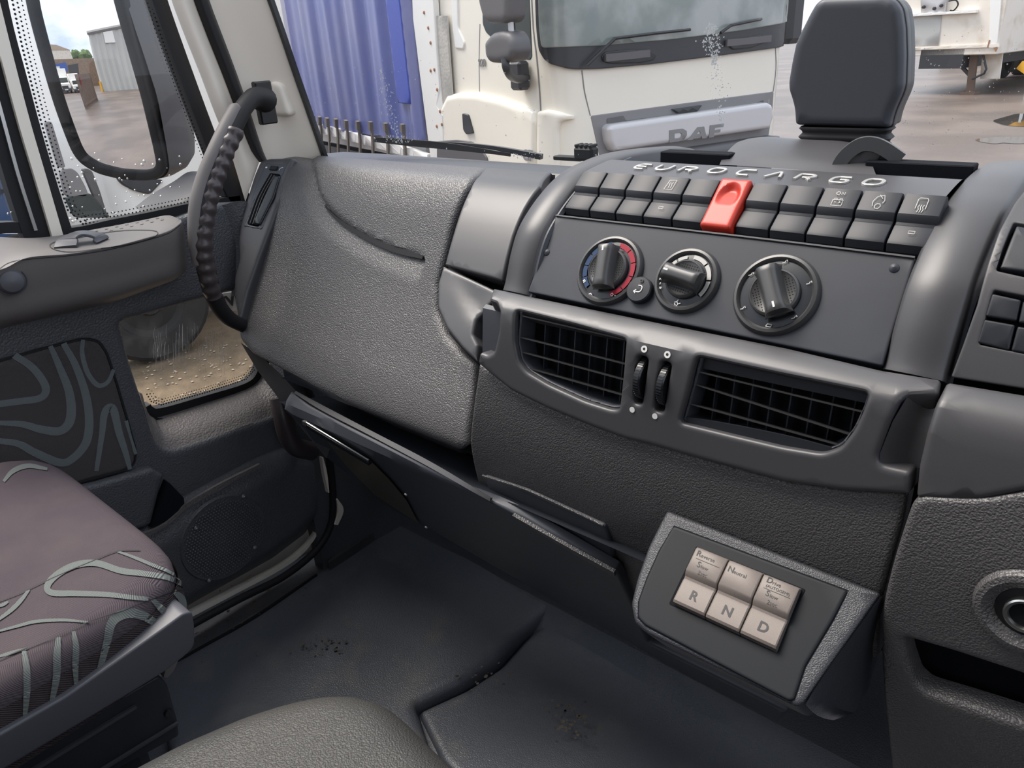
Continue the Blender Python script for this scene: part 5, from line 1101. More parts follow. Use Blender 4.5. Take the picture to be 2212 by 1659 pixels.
yd = MB(); yd.add([(-260, -300, G0), (200, -300, G0), (200, 300, G0), (-260, 300, G0)], [(0, 1, 2, 3)], 'asphalt'); yd.build('floor', kind='structure')
# sandy strip seen through the low window
mb = MB(); gp = Plane((0, 0, G0), (1, 0, 0), (0, 1, 0)); shell(mb, gp, [rnd([(-6.5, -.6), (-1.5, -.6), (-1.5, 3.2), (-6.5, 3.2)], .3)], 'gravel', lift=.006, thick=.006, rad=0, grid=1); tag(mb.build('sandy_patch'), 'sandy gravel ground right outside the low door window', 'gravel', kind='stuff')
mb = MB(); pd = [(2100, 302), (2140, 298), (2180, 296), (2230, 299), (2260, 306), (2200, 312), (2165, 309), (2150, 312), (2120, 308)]; shell(mb, gp, [uvs(gp, pd, .2)], 'puddle', lift=.01, thick=.01, rad=0, grid=1)
tag(mb.build('puddle'), 'bright puddle on the yard at the right edge', 'puddle')
mb = MB(); shell(mb, gp, [uvs(gp, [(2140, 262), (2200, 245), (2260, 250), (2300, 268), (2220, 275), (2170, 272)], .3)], 'puddle', lift=.01, thick=.01, rad=0, grid=1); tag(mb.build('puddle'), 'faint wet streak behind the bright puddle', 'puddle')
# ---------------------------------------------------------------- white cab-over lorry with blue curtain body
th = math.radians(74); e1 = A3(math.cos(th), math.sin(th)); e2 = A3(-math.sin(th), math.cos(th)); K0 = A3(-3.44, 4.48)
r_c = .24
plan = [K0+e2*1.95, K0+e2*1.0, K0+e2*r_c]+[K0+(e1+e2)*r_c-(e2*math.sin(a)+e1*math.cos(a))*r_c for a in [math.pi/2*i/8 for i in range(1, 8)]]
plan = [K0+e2*1.95, K0+e2*1.2, K0+e2*.6, K0+e2*r_c]+[K0+(e1+e2)*r_c-e1*r_c*math.cos(a)-e2*r_c*math.sin(a) for a in [math.pi/2*i/8 for i in range(1, 8)]]+[K0+e1*r_c, K0+e1*1.2, K0+e1*(2.5-r_c)]
K1 = K0+e1*2.5
plan += [K1+(-e1+e2)*r_c+e1*r_c*math.sin(a)-e2*r_c*math.cos(a) for a in [math.pi/2*i/6 for i in range(1, 6)]]+[K1+e2*r_c, K1+e2*1.95]
DS = Ext([tuple(p) for p in plan], 'z', smooth=0)
df = root('white_lorry', (float(K0[0]+.8*e2[0]+1.2*e1[0]), float(K0[1]+.8*e2[1]+1.2*e1[1]), G0), 'cream white cab-over lorry with silver DAF bar and blue curtain sided body', 'lorry')
zt = 1.3; mb = MB(); Uq = np.linspace(0, DS.L[-1], 90); zs = [-1.75, -1.70, -1.2, -.6, 0, .6, zt]
V = [DS.P(u, z, 0) for z in zs for u in Uq]; k = len(Uq); mb.add(V, [(j*k+i, j*k+i+1, (j+1)*k+i+1, (j+1)*k+i) for j in range(len(zs)-1) for i in range(k-1)], 'cream_paint')
mb.add([A3(p[0], p[1], zt) for p in DS.c], [tuple(range(len(DS.c)))], 'cream_paint'); mb.build('cab_body', df, sharp=40)
def dp(name, P, m, r=.02, lift=.004, thick=.03, rad=.006, par=df, **k): return panel(name, DS, P, m, par, r=r, lift=lift, thick=thick, rad=rad, grid=.12, **k)
dp('windscreen_surround', [(1160, -60), (1164, 60), (1170, 112), (1186, 136), (1232, 150), (1290, 149), (1400, 139), (1560, 119), (1690, 99), (1712, 82), (1718, 40), (1718, -60)], 'black_trim', r=.06, lift=.03, thick=.05)
dg = dp('windscreen', [(1168, -60), (1171, 60), (1176, 103), (1300, 99), (1450, 85), (1600, 66), (1708, 47), (1706, -60)], 'screen_far', lift=.04, r=.03, thick=.05)
dp('sun_patch', [(1545, -60), (1548, 48), (1640, 38), (1632, -60)], 'white_door', lift=.016, thick=.002, rad=0, par=dg) if False else None
dp('side_window', [(1041, -60), (1043, 52), (1050, 70), (1100, 118), (1112, 125), (1146, 130), (1150, 122), (1142, -60)], 'dark_glass', r=.02)
mb = MB(); ribbon(mb, DS, [(1107, -60), (1108, 0), (1112, 124)], .03, 'black_trim', lift=.012, thick=.01, n=1); mb.build('window_pillar', df)
for P_, w in (([(1146, -60), (1152, 60), (1160, 130), (1168, 232), (1170, 345)], .012), ([(1036, 202), (1024, 222), (1020, 260)], .006), ([(1037, 52), (1035, 130), (1036, 198)], .006), ([(1257, 152), (1263, 200), (1275, 250)], .008), ([(1675, 103), (1676, 150), (1670, 198)], .008)):
    mb = MB(); ribbon(mb, DS, P_, w, 'badge_grey', lift=.003, thick=.003, n=3); mb.build('panel_gap', df)
dp('lower_door', [(974, 204), (1000, 199), (1038, 200), (1090, 212), (1163, 238), (1168, 262), (1166, 400), (950, 400), (956, 240)], 'cream_paint', lift=.055, thick=.07, rad=.045)
dp('corner_step', [(1168, 240), (1186, 236), (1215, 242), (1240, 250), (1240, 256), (1214, 262), (1209, 280), (1212, 400), (1168, 400)], 'cream_paint', lift=.050, thick=.07, rad=.03)
dp('door_handle', [(1014, 243), (1026, 246), (1037, 286), (1022, 288), (1016, 278)], 'black_trim', lift=.075, thick=.05, r=.015)
dp('side_recess', [(975, -60), (979, 60), (985, 105), (1003, 107), (1006, 92), (992, 60), (990, -60)], 'white_paint', lift=.012, rad=.012)
dp('wheel_arch', [(958, 303), (1000, 300), (1032, 304), (1052, 318), (1066, 338), (1075, 400), (958, 400)], 'grey_trim', lift=.072, r=.02)
dp('grille_surround', [(1275, 250), (1400, 233), (1560, 212), (1671, 197), (1668, 240), (1660, 292), (1640, 400), (1310, 400), (1295, 340)], 'badge_grey', lift=.004)
dp('grille_notch', [(1448, 236), (1512, 227), (1502, 240), (1460, 244)], 'black_trim', lift=.03, r=.01)
dp('grille_step', [(1310, 256), (1345, 250), (1352, 262), (1500, 246), (1620, 228), (1648, 216), (1648, 222), (1310, 266)], 'grey_trim', lift=.015, r=.01)
bar = dp('silver_bar', [(1298, 276), (1306, 268), (1470, 245), (1642, 221), (1652, 227), (1655, 250), (1646, 277), (1480, 301), (1312, 326), (1302, 306)], 'silver_bar', lift=.09, thick=.09, rad=.03, r=.02, label='brushed silver grille bar lettered DAF')
c3 = lambda L_: [(960+x/2.765, y/2.765) for x, y in L_]
for P_, H_ in (([(1295, 774), (1372, 764), (1396, 778), (1398, 802), (1382, 828), (1360, 838), (1295, 847)], [(1324, 793), (1358, 788), (1368, 797), (1362, 814), (1350, 820), (1324, 823)]), ([(1402, 833), (1462, 756), (1500, 752), (1516, 820), (1488, 823), (1484, 810), (1442, 815), (1432, 830)], [(1456, 797), (1478, 794), (1474, 776)]), ([(1530, 818), (1536, 745), (1618, 734), (1616, 752), (1564, 760), (1562, 773), (1598, 768), (1596, 785), (1560, 790), (1557, 815)], None)):
    mb = MB(); shell(mb, DS, [uvs(DS, c3(P_))]+([uvs(DS, c3(H_))] if H_ else []), 'badge_grey', lift=.096, thick=.008, rad=.001, grid=.1); mb.build('badge_letter', bar)
dp('bumper', [(1296, 345), (1480, 318), (1655, 292), (1700, 290), (1720, 400), (1290, 420)], 'grey_trim', lift=.10, thick=.12, rad=.05)
for P_ in ([(1292, 122), (1300, 112), (1340, 108), (1392, 106), (1412, 118), (1405, 130), (1380, 136), (1310, 138), (1296, 132)], [(1566, 98), (1572, 88), (1610, 80), (1640, 74), (1650, 78), (1640, 94), (1615, 104), (1575, 108)]):
    h = dp('grab_recess', P_, 'gloss_black', lift=.042, r=.03)
    cxm = np.mean(P_, axis=0); mb = MB(); ribbon(mb, DS, [(cxm[0]-50, cxm[1]+3), (cxm[0], cxm[1]-2), (cxm[0]+45, cxm[1]-7)], .05, 'grey_trim', lift=.062, thick=.02); mb.build('grab_bar', h)
for P_ in ([(1254, 142), (1285, 110), (1313, 84), (1400, 73), (1474, 65)], [(1540, 72), (1562, 56), (1620, 44), (1700, 34)]):
    mb = MB(); q = [DS.P(*DS.inv(p), .08) for p in P_]; sweep(mb, dens(q, .1, False), circ(.012, 6), 'gloss_black'); mb.build('wiper', df)
MP = Plane(A3(*(K0-e1*.42), 0), A3(*e2, 0), (0, 0, 1)); MP.n = A3(*(-e1), 0)
for P_, nm in (([(1026, -60), (1029, 5), (1039, 42), (1050, 51), (1086, 51), (1096, 40), (1098, -60)], 'mirror_housing'), ([(1042, 90), (1058, 71), (1078, 66), (1096, 70), (1106, 86), (1110, 112), (1102, 132), (1075, 138), (1052, 136), (1044, 122)], 'mirror_housing')):
    mb = MB(); shell(mb, MP, [uvs(MP, P_, .03)], 'grey_trim', lift=0, thick=.14, rad=.05, grid=.05, back=True, seg=5); mb.build(nm, df, sharp=60)
mb = MB(); q = [MP.P(*MP.inv(p), -.07) for p in [(1084, 45), (1086, 75)]]; tube(mb, q, .02, 'silver_bar'); _t0 = MP.P(*MP.inv((1092, 132)), -.07)@CF; _t1 = DS.P(*DS.inv((1137, 168)), .08)@CF; q = crom([R(p)*(_t0+(_t1-_t0)*f) for p, f in (((1091, 126), 0), ((1094, 148), .05), ((1104, 165), .35), ((1120, 171), .7), ((1138, 168), 1))], 5); tube(mb, q, .028, 'black_trim'); mb.build('mirror_arm', df)
mb = MB(); c = DS.P(*DS.inv((1137, 162)), .06); box(mb, c, (.10, .14, .20), 'black_trim', (A3(*e1, 0), A3(*e2, 0), A3(0, 0, 1)), b=.02); mb.build('mirror_mount', df)
mt2 = MB(); Tz = lambda p, h: DS.P(*DS.inv(p), h)
text(mt2, 'CF', 'badge_grey', Tz((1157, 334), .075), A3(*(-e2), 0), (0, 0, 1), .11, bold=.004, depth=.004); mt2.build('badge_letter', df)
mt2 = MB(); text(mt2, '220', 'badge_grey', Tz((1043, 136), .008), A3(*(-e2), 0), (0, 0, 1), .075, bold=.002, depth=.002); mt2.build('badge_number', df)
mb = MB(); MQ = Plane(A3(*(K1+e1*.3+e2*.2), 0), A3(*e2, 0), (0, 0, 1)); mb2 = MB(); box(mb2, A3(*(K1+e1*.25+e2*.3), .05), (.20, .30, .42), 'black_trim', (A3(*e1, 0), A3(*e2, 0), A3(0, 0, 1)), b=.05); mb2.build('far_mirror', df)
# body behind the cab
BO = K0-e1*.03
BS = Plane(A3(*BO, 0), A3(*e2, 0), (0, 0, 1)); BS.n = A3(*(-e1), 0)
mb = MB(); cc = A3(*(BO+e2*7.2+e1*1.27), 0); box(mb, cc+A3(0, 0, .55), (2.48, 10.0, 3.1), 'white_paint', (A3(*e1, 0), A3(*e2, 0), A3(0, 0, 1))); mb.build('body_box', df)
mb = MB(); box(mb, A3(*(BO+e2*1.98+e1*1.25), -.2), (2.3, .10, 2.6), 'tread_plate', (A3(*e1, 0), A3(*e2, 0), A3(0, 0, 1))); mb.build('headboard', df)
panel('corner_post', BS, [(893, -80), (898, 40), (915, 180), (936, 348), (968, 400), (962, 250), (950, 120), (938, -80)], 'white_paint', df, r=.005, lift=.03, thick=.05, rad=.01, grid=.2)
panel('bulkhead_plate', BS, [(938, -60), (942, 34), (966, 34), (978, 205), (964, 230), (972, 345), (968, 400), (955, 200)], 'tread_plate', df, r=0, lift=.012, thick=.02, rad=.004, grid=.2)
mb = MB()
for p in [(923, 27), (932, 60), (937, 92), (945, 150), (937, 152), (951, 193), (957, 240), (961, 268), (955, 308), (950, 272)]: q = BS.P(*BS.inv(p), .031); lathe(mb, q, BS.n, [(.016, 0), (.012, .006), (0, .008)], 'rust', 8)
mb.build('rivets', df)
def folds(u, v, d): return .022*math.sin(u*9.5+.6*math.sin(v*1.3+u*2))+.012*math.sin(u*23+1.0)
cu_px = [(560, -60), (892, -60), (897, 40), (914, 180), (934, 340), (934, 352), (905, 345), (680, 300), (640, 200), (596, 60)]
cuv = [BS.inv(p) for p in cu_px]; smax = max(c[0] for c in cuv)
zb = BS.inv((800, 268))[1]
mb = MB(); u_l = BS.inv((896, 0))[0]; u_b = BS.inv((934, 345))[0]
zc = BS.inv((800, 290))[1]
shell(mb, BS, [[(u_l+.03, 2.0), (u_l+.03, zc), (11.9, zc), (11.9, 2.0)]], 'curtain_blue', lift=.035, thick=.03, rad=.01, grid=.07, hfun=folds); cur = mb.build('side_curtain', df, label='blue ribbed side curtain')
mb = MB(); shell(mb, BS, [[(u_l+.16, 2.0), (u_l+.16, zc+.35), (u_l+.45, zc+.35), (u_l+.45, 2.0)]], 'curtain_bright', lift=.075, thick=.03, rad=.01, grid=.07); mb.build('curtain_panel', df)
panel('side_rail', BS, [(u if False else (560, 250)), (700, 268), (800, 292), (905, 322), (934, 332), (934, 350), (800, 312), (700, 286), (560, 262)], 'white_paint', df, r=0, lift=.06, thick=.05, rad=.005, grid=.3)
mb = MB(); box(mb, A3(*(BO+e2*6+e1*.1), -1.35), (.12, 7.5, .6), 'black_trim', (A3(*e1, 0), A3(*e2, 0), A3(0, 0, 1))); mb.build('side_guard', df)
for x, y in ((690, 252), (704, 254), (721, 257), (740, 259), (762, 262), (788, 264), (816, 265), (849, 268), (886, 270)):
    mb = MB(); w = .05; q = [BS.P(*BS.inv(p), .085) for p in [(x, y-4), (x+1, y+14)]]; sweep(mb, q, [(-w/2, -.02), (w/2, -.02), (w/2, .02), (-w/2, .02)], 'strap', up=BS.n); q = [BS.P(*BS.inv(p), .075) for p in [(x+1, y+12), (x+3, y+38), (x+4, y+80)]]; sweep(mb, q, [(-.02, -.01), (.02, -.01), (.02, .01), (-.02, .01)], 'strap', up=BS.n); mb.build('curtain_strap', df)
AXB = (A3(*e1, 0), A3(*e2, 0), A3(0, 0, 1))
def wheel(c, axis, r_, w, name='wheel', par=None, hub='grey_trim'):
    mb = MB(); c = np.array(c, float); a = nrm(np.array(axis, float)); lathe(mb, c, a, [(r_*.55, -w/2), (r_*.92, -w/2), (r_, -w/2+.03), (r_, w/2-.03), (r_*.92, w/2), (r_*.58, w/2), (r_*.5, w/2-.05), (r_*.15, w/2-.02), (0, w/2-.02)], 'tyre', 32)
    o = mb.build(name, par); mb = MB(); lathe(mb, c, a, [(r_*.56, w/2-.01), (r_*.46, w/2-.045), (r_*.2, w/2-.02), (r_*.16, w/2+.01), (0, w/2+.012)], hub, 24); mb.build('hub', o); return o
for s in (1.0, 4.9, 8.8):
    c = BO+e2*s+e1*.25; wheel((c[0], c[1], G0+.48), A3(*(-e1), 0), .48, .3, par=df)
    c = BO+e2*s+e1*2.2; wheel((c[0], c[1], G0+.48), A3(*(e1), 0), .48, .3, par=df)
mb = MB(); box(mb, A3(*(BO+e2*5.6+e1*1.25), -1.3), (.9, 11, .35), 'black_trim', AXB); mb.build('chassis', df)
# ---------------------------------------------------------------- old box trailer far right
z1 = -.86; A = az((1960, 106), z1); B = az((2150, 100), z1); tu = nrm(B-A)
TP = Plane(A, tu, (0, 0, 1)); TP.n = nrm(A3(tu[1], -tu[0], 0)); TP.n = TP.n if TP.n@A < 0 else -TP.n
tb = -TP.n
tr = root('box_trailer', tuple((A+B)/2*A3(1, 1, 0)+A3(0, 0, G0)), 'weathered white box trailer standing on landing legs behind the lorry', 'trailer')
W_ = 2.9; R0 = TP.P(TP.inv((2166, 50))[0], 0)
mb = MB(); rx = TP.inv((2164, 60))[0]; cc = TP.P(rx-W_/2, (z1+2.4)/2)+tb*5; cc[2] = (z1+2.2)/2+.1
box(mb, cc, (W_, 10, 2.2-z1+.6), 'white_door', (tu, tb, A3(0, 0, 1)), b=.02); mb.build('trailer_box', tr)
def tp(name, P, m, lift=.02, r=.0, th=.05, rad=.004): return panel(name, TP, P, m, tr, r=r, lift=lift, thick=th, rad=rad, grid=.4)
tp('grey_panel', [(1960, 38), (2035, 33), (2028, 98), (1960, 100)], 'clad_grey', lift=.03)
tp('service_rail', [(1960, 30), (2114, 21), (2114, 27), (1960, 36)], 'white_paint', lift=.16, th=.15)
tp('service_board', [(1992, -40), (2052, -40), (2044, 26), (1994, 29)], 'silver_bar', lift=.12, th=.1)
for p in ((2001, 15), (2024, 18), (2039, 12)): mb = MB(); q = TP.P(*TP.inv(p), .12); lathe(mb, q, TP.n, [(.045, 0), (.04, .06), (0, .07)], 'black_trim', 10); mb.build('coupling', tr)
mb = MB(); q = crom([TP.P(*TP.inv(p), .14) for p in [(2055, 2), (2070, 0), (2075, 10), (2066, 22), (2058, 22)]], 4); tube(mb, q, .02, 'rubber'); mb.build('air_hose', tr)
tp('bottom_rail', [(1960, 102), (2160, 94), (2160, 101), (1960, 109)], 'white_door', lift=.05)
tp('corner_pillar', [(2142, -60), (2170, -60), (2156, 90), (2151, 104), (2138, 104)], 'white_paint', lift=.045)
tp('rust_streak', [(2138, 86), (2141, 86), (2137, 102), (2134, 102)], 'rust', lift=.055, th=.01); tp('rust_streak', [(2148, 102), (2156, 104), (2152, 112)], 'rust', lift=.05, th=.03)
mb = MB(); q = [TP.P(*TP.inv(p), -.4) for p in [(2092, 100), (2086, 150), (2080, 203)]]; sweep(mb, q, [(-.09, -.09), (.09, -.09), (.09, .09), (-.09, .09)], 'fence_steel'); qb = TP.P(*TP.inv((2079, 204)), -.4); qb[2] = G0+.04; box(mb, qb, (.4, .3, .08), 'fence_steel', (tu, tb, A3(0, 0, 1))); mb.build('landing_leg', tr)
mb = MB(); q = [TP.P(*TP.inv(p), -.4) for p in [(2040, 122), (2086, 172)]]; sweep(mb, q, [(-.04, -.04), (.04, -.04), (.04, .04), (-.04, .04)], 'black_trim'); q = [TP.P(*TP.inv(p), -.2) for p in [(2115, 115), (2123, 150), (2118, 160), (2092, 172)]]; tube(mb, dens(q, .1, False), .03, 'black_trim'); mb.build('leg_brace', tr)
tp('mud_panel', [(2100, 104), (2145, 104), (2136, 174), (2094, 174)], 'white_door', lift=-.6)
mb = MB(); c = TP.P(rx-W_/2, 0)+tb*4; box(mb, A3(c[0], c[1], -1.15), (1.2, 8, .5), 'black_trim', (tu, tb, A3(0, 0, 1))); mb.build('chassis', tr)
for dx in (.3, 2.6):
    for dy in (6.6, 8.0): c = TP.P(rx-dx, 0)+tb*dy; wheel((c[0], c[1], G0+.5), tu*(1 if dx < 1 else -1), .5, .35, par=tr)
    c = TP.P(rx-dx, 0)+tb*1.4; wheel((c[0], c[1], G0+.42), tu*(1 if dx < 1 else -1), .42, .3, par=tr) if False else None
# grey shed at the far right with tall windows
gw = root('grey_shed', tuple(A3(-3.6, 43, G0)), 'grey clad shed with tall narrow dark windows at the far right', 'building'); GW = Plane((0, 40, 0), (1, .05, 0), (0, 0, 1))
u0 = GW.inv((2150, 60))[0]; mb = MB(); c = GW.P(u0+9, 0)+A3(0, 3, -.35); box(mb, c, (22, 6, 3.5), 'clad_grey', (GW.u, A3(-GW.u[1], GW.u[0], 0), A3(0, 0, 1))); mb.build('shed_wall', gw)
for q in ([(2172, -40), (2186, -40), (2180, 62), (2168, 62)], [(2196, -40), (2212, -40), (2203, 62), (2190, 62)]):
    mb = MB(); shell(mb, GW, [uvs(GW, q)], 'dark_glass', lift=.06, thick=.05, rad=0, grid=1); mb.build('window', gw)
ba = root('yellow_barrier', tuple(az((2212, 165), G0)), 'small yellow arrow board on the ground at the right edge', 'sign board'); YP = Plane(ay((2205, 145), 24), (1, 0, 0), (0, 0, 1)); mb = MB(); shell(mb, YP, [uvs(YP, [(2195, 148), (2208, 132), (2240, 128), (2240, 166), (2212, 160)])], 'yellow', lift=0, thick=.05, rad=.005, grid=.3, back=True); mb.build('board', ba)
mb = MB(); q = YP.P(*YP.inv((2225, 160))); tube(mb, [q, A3(q[0], q[1], G0)], .04, 'steel', n=8); mb.build('post', ba)
# ---------------------------------------------------------------- door mirror (convex) and what it shows
M0 = ax((230, 250), -1.42); MR_ = 1.5; MN = None
def _rf(p, mn):
    mc = M0-mn*MR_; d = nrm(R(p)); b = d@mc; t = b-math.sqrt(b*b-(mc@mc-MR_**2)); n = nrm(d*t-mc); return d-2*(d@n)*n
_best = 9
for _a in np.linspace(-.2, .1, 61):
    for _b in np.linspace(-.1, .1, 21):
        _n = nrm(A3(.5+_b, -.87, _a)); _q = _rf((205, 155), _n); _e = _q[2]**2+(_q[0]/_q[1]-.16)**2
        if _e < _best: _best = _e; MN = _n
MC = M0-MN*MR_
MPl = Plane(M0, nrm(np.cross(A3(0, 0, 1), MN)), (0, 0, 1)); MPl.n = MN
class Sph:
    """the mirror glass: a shallow dome over the plane MPl"""
    def inv(s, p):
        d = nrm(R(p)); b = d@MC; k = b*b-(MC@MC-MR_**2)
        if k <= 0: return MPl.inv(p)
        w = d*(b-math.sqrt(k))-MC; q = MC+w*(((M0-MC)@MN)/(w@MN))-M0; return (q@MPl.u, q@MPl.v)
    def P(s, u, v, h=0): q = MPl.P(u, v); d = nrm(q-MC); return MC+d*(MR_+h)
SPH = Sph()
def refl(p):
    d = nrm(R(p)); b = d@MC; t = b-math.sqrt(b*b-(MC@MC-MR_**2)); m_ = d*t; n = nrm(m_-MC); return m_, d-2*(d@n)*n
def rgnd(p, z=G0): m_, d = refl(p); return m_+d*((z-m_[2])/d[2])
class RPl:
    """upright plane behind the truck found through the mirror"""
    def __init__(s, A, u): s.o = A; s.u = nrm(u*A3(1, 1, 0)); s.v = A3(0, 0, 1); s.n = nrm(np.cross(s.u, s.v)); s.n = s.n if s.n@(M0-A) > 0 else -s.n
    def inv(s, p): m_, d = refl(p); q = m_+d*(((s.o-m_)@s.n)/(d@s.n))-s.o; return (q@s.u, q@s.v)
    def P(s, u, v, h=0): return s.o+s.u*u+s.v*v+s.n*h
dm = root('door_mirror', tuple(M0+A3(.05, .05, -.25)), 'large black framed door mirror outside the passenger window reflecting the yard', 'mirror')
gpx = [(62, -70), (80, 30), (108, 130), (140, 235), (168, 315), (182, 338), (215, 358), (265, 370), (318, 373), (340, 366), (347, 350), (338, 310), (312, 210), (285, 110), (256, 0), (240, -70)]
M_ = bpy.data.materials.new('mirror_glass'); M_.use_nodes = True; b_ = M_.node_tree.nodes['Principled BSDF']; b_.inputs['Metallic'].default_value = 1; b_.inputs['Roughness'].default_value = 0; b_.inputs['Base Color'].default_value = (.88, .87, .86, 1); MAT['mirror_glass'] = M_
gu = rnd([np.array(SPH.inv(p)) for p in gpx], .012)
mb = MB(); shell(mb, SPH, [gu], 'mirror_glass', lift=0, thick=.002, rad=0, grid=.012); mb.build('mirror_glass', dm, sharp=80)
gc = np.mean(gu, axis=0); fo = []
for a in gu: fo.append(a+nrm(a-gc)*np.array([.014, .010]))
mat('mirror_case', (.085, .083, .09), .5, spec=.4, bump=('noise', 1800, .1, .0003))
gv_ = dens(gu, .012); gv_ = [(gv_[i-2]+gv_[i-1]+gv_[i]+gv_[(i+1) % len(gv_)]+gv_[(i+2) % len(gv_)])/5 for i in range(len(gv_))]
mb = MB(); sweep(mb, [SPH.P(*(a+nrm(a-gc)*.006), -.002) for a in gv_], rnd([(-.009, -.012), (.009, -.012), (.009, .010), (-.009, .010)], .005, 3), 'rubber', up=MN, closed=True); mb.build('mirror_rim', dm, sharp=60)
fo2 = [a+nrm(a-gc)*np.array([.022, .016]) for a in gu]
mb = MB(); V = []; k = len(fo2); lay = [(-.002, 1.0), (-.03, 1.03), (-.07, 1.03), (-.10, .97), (-.125, .85), (-.135, .5)]
for h, s in lay:
    for a in fo2: q = gc+(a-gc)*s; V.append(SPH.P(q[0], q[1], h))
Fc = [(j*k+i, j*k+(i+1) % k, (j+1)*k+(i+1) % k, (j+1)*k+i) for j in range(len(lay)-1) for i in range(k)]+[tuple((len(lay)-1)*k+i for i in range(k))]
mb.add(V, Fc, 'mirror_case'); mb.build('mirror_case', dm, sharp=60)
AM = Loft([[ax(p, x) for p, x in (((292, 447), -1.20), ((330, 418), -1.24), ((375, 392), -1.30), ((405, 372), -1.34), ((432, 370), -1.34))], [ax(p, x) for p, x in (((310, 458), -1.17), ((350, 436), -1.19), ((395, 405), -1.22), ((425, 385), -1.25), ((440, 378), -1.26))], [ax(p, x) for p, x in (((350, 468), -1.15), ((375, 450), -1.16), ((405, 425), -1.17), ((430, 405), -1.18), ((446, 395), -1.19))], [ax(p, x) for p, x in (((352, 474), -1.15), ((390, 466), -1.15), ((420, 458), -1.15), ((440, 450), -1.15), ((455, 440), -1.15))]])
mb = MB(); V, Fc = grid_uv(AM, 0, AM.Lu, 0, AM.Lv, 16, 12); mb.add(V, Fc, 'mirror_case'); mb.build('mirror_arm', dm)
# our own truck: outside flank and body seen in the mirror
ot = root('truck_flank', (-1.2, -4, G0), 'white flank of our own truck seen as a sliver in the mirror', 'truck body')
mb = MB(); box(mb, (0, -5.3, -.1), (2.42, 7.4, 2.6), 'white_paint', b=.03); mb.build('body_box', ot)
mb = MB(); box(mb, (-1.19, -.75, -.95), (.03, .9, 1.1), 'white_paint', b=.01); mb.build('cab_flank', ot); wheel((-1.0, -4.8, G0+.48), (-1, 0, 0), .48, .3, par=ot); mb = MB(); box(mb, (-1.13, -3.2, -1.45), (.1, 1.9, .4), 'black_trim', b=.01); mb.build('side_guard', ot)
# warehouse
A = rgnd((222, 198)); B = rgnd((275, 194)); WP = RPl(A, B-A); wl = root('warehouse', tuple(A), 'tall pale corrugated warehouse reflected in the door mirror', 'building')
hA = WP.inv((185, 74))[1]+A[2]; uB = WP.inv((300, 192))[0]; sg = 1 if uB > 0 else -1; Lw = 26*sg; hT = WP.inv((183, 72))[1]
mb = MB(); V = []; n_ = 130; dpt = -WP.n*14
for i in range(n_+1):
    t = i/n_*Lw; ph = (i % 4); h = 0.09 if ph in (1, 2) else 0; V += [WP.P(t, 0, h), WP.P(t, hT+abs(t)*.12, h)]
mb.add(V, [(2*i, 2*i+2, 2*i+3, 2*i+1) for i in range(n_)], 'clad_grey')
a_, b_2 = WP.P(0, 0), WP.P(0, hT); mb.add([a_, b_2, b_2+dpt, a_+dpt], [(0, 1, 2, 3)], 'clad_grey'); mb.add([b_2, WP.P(Lw, hT+abs(Lw)*.12), WP.P(Lw, hT+abs(Lw)*.12)+dpt, b_2+dpt], [(0, 1, 2, 3)], 'clad_grey'); mb.build('clad_wall', wl, sharp=20)
mb = MB(); tube(mb, [WP.P(-.1*sg, hT, .1), WP.P(Lw, hT+abs(Lw)*.12, .1)], .22, 'badge_grey', n=6); mb.build('roof_edge', wl)
pa = [(223, 70), (243, 66), (250, 92), (228, 93)]; mb = MB(); shell(mb, WP, [uvs(WP, pa)], 'white_paint', lift=.2, thick=.1, rad=0, grid=3); mb.build('pale_sign', wl)
mb = MB(); u_, _v = WP.inv((222, 190)); q = WP.P(0, 0, .15); box(mb, q+A3(0, 0, hT*.09), (.25, .25, hT*.18), 'yellow'); mb.build('corner_guard', wl)
# brick depot with blue sign, pale building, trees
A = rgnd((140, 191)); B = rgnd((205, 185)); BP_ = RPl(A, B-A)
dpo = root('brick_depot', tuple(A), 'low brown brick depot with blue sign reflected in the mirror', 'building')
us = [BP_.inv(p)[0] for p in ((95, 200), (215, 190))]; hb = BP_.inv((150, 127))[1]; mb = MB(); shell(mb, BP_, [[(min(us)-8, 0), (max(us)+1, 0), (max(us)+1, hb), (min(us)-8, hb)]], 'brick', lift=0, thick=4, rad=0, grid=6, back=True); mb.build('brick_wall', dpo)
mb = MB(); shell(mb, BP_, [uvs(BP_, [(112, 140), (142, 135), (147, 153), (134, 158), (120, 160)])], 'sign_blue', lift=.15, thick=.14, rad=0, grid=3); mb.build('blue_sign', dpo)
mb = MB(); shell(mb, BP_, [uvs(BP_, [(121, 144), (128, 143), (129, 148), (122, 149)])], 'white_paint', lift=.2, thick=.04, rad=0, grid=3); mb.build('sign_patch', dpo)
mb = MB(); shell(mb, BP_, [uvs(BP_, [(146, 141), (168, 137), (176, 190), (158, 192)])], 'black_trim', lift=.05, thick=.04, rad=0, grid=3); mb.build('doorway', dpo)
q = BP_.n*-16; mb = MB(); PB = RPl(A+q, B-A); shell(mb, PB, [uvs(PB, [(60, 106), (150, 107), (158, 128), (158, 200), (60, 200)])], 'white_door', lift=0, thick=8, rad=0, grid=6, back=True); pb_ = mb.build('pale_wall'); mb = MB(); shell(mb, PB, [uvs(PB, [(60, 94), (122, 97), (152, 108), (60, 109)])], 'roof_tan', lift=.1, thick=8, rad=0, grid=6, back=True)
rt_ = root('pale_hall', tuple(WPOS[pb_.name]), 'pale hall with tan roof behind the brick depot in the mirror', 'building'); b0 = WPOS[pb_.name]; put(pb_, b0, rt_); mb.build('roof', rt_)
TPn = RPl(A-BP_.n*30, B-A); rs = random.Random(2)
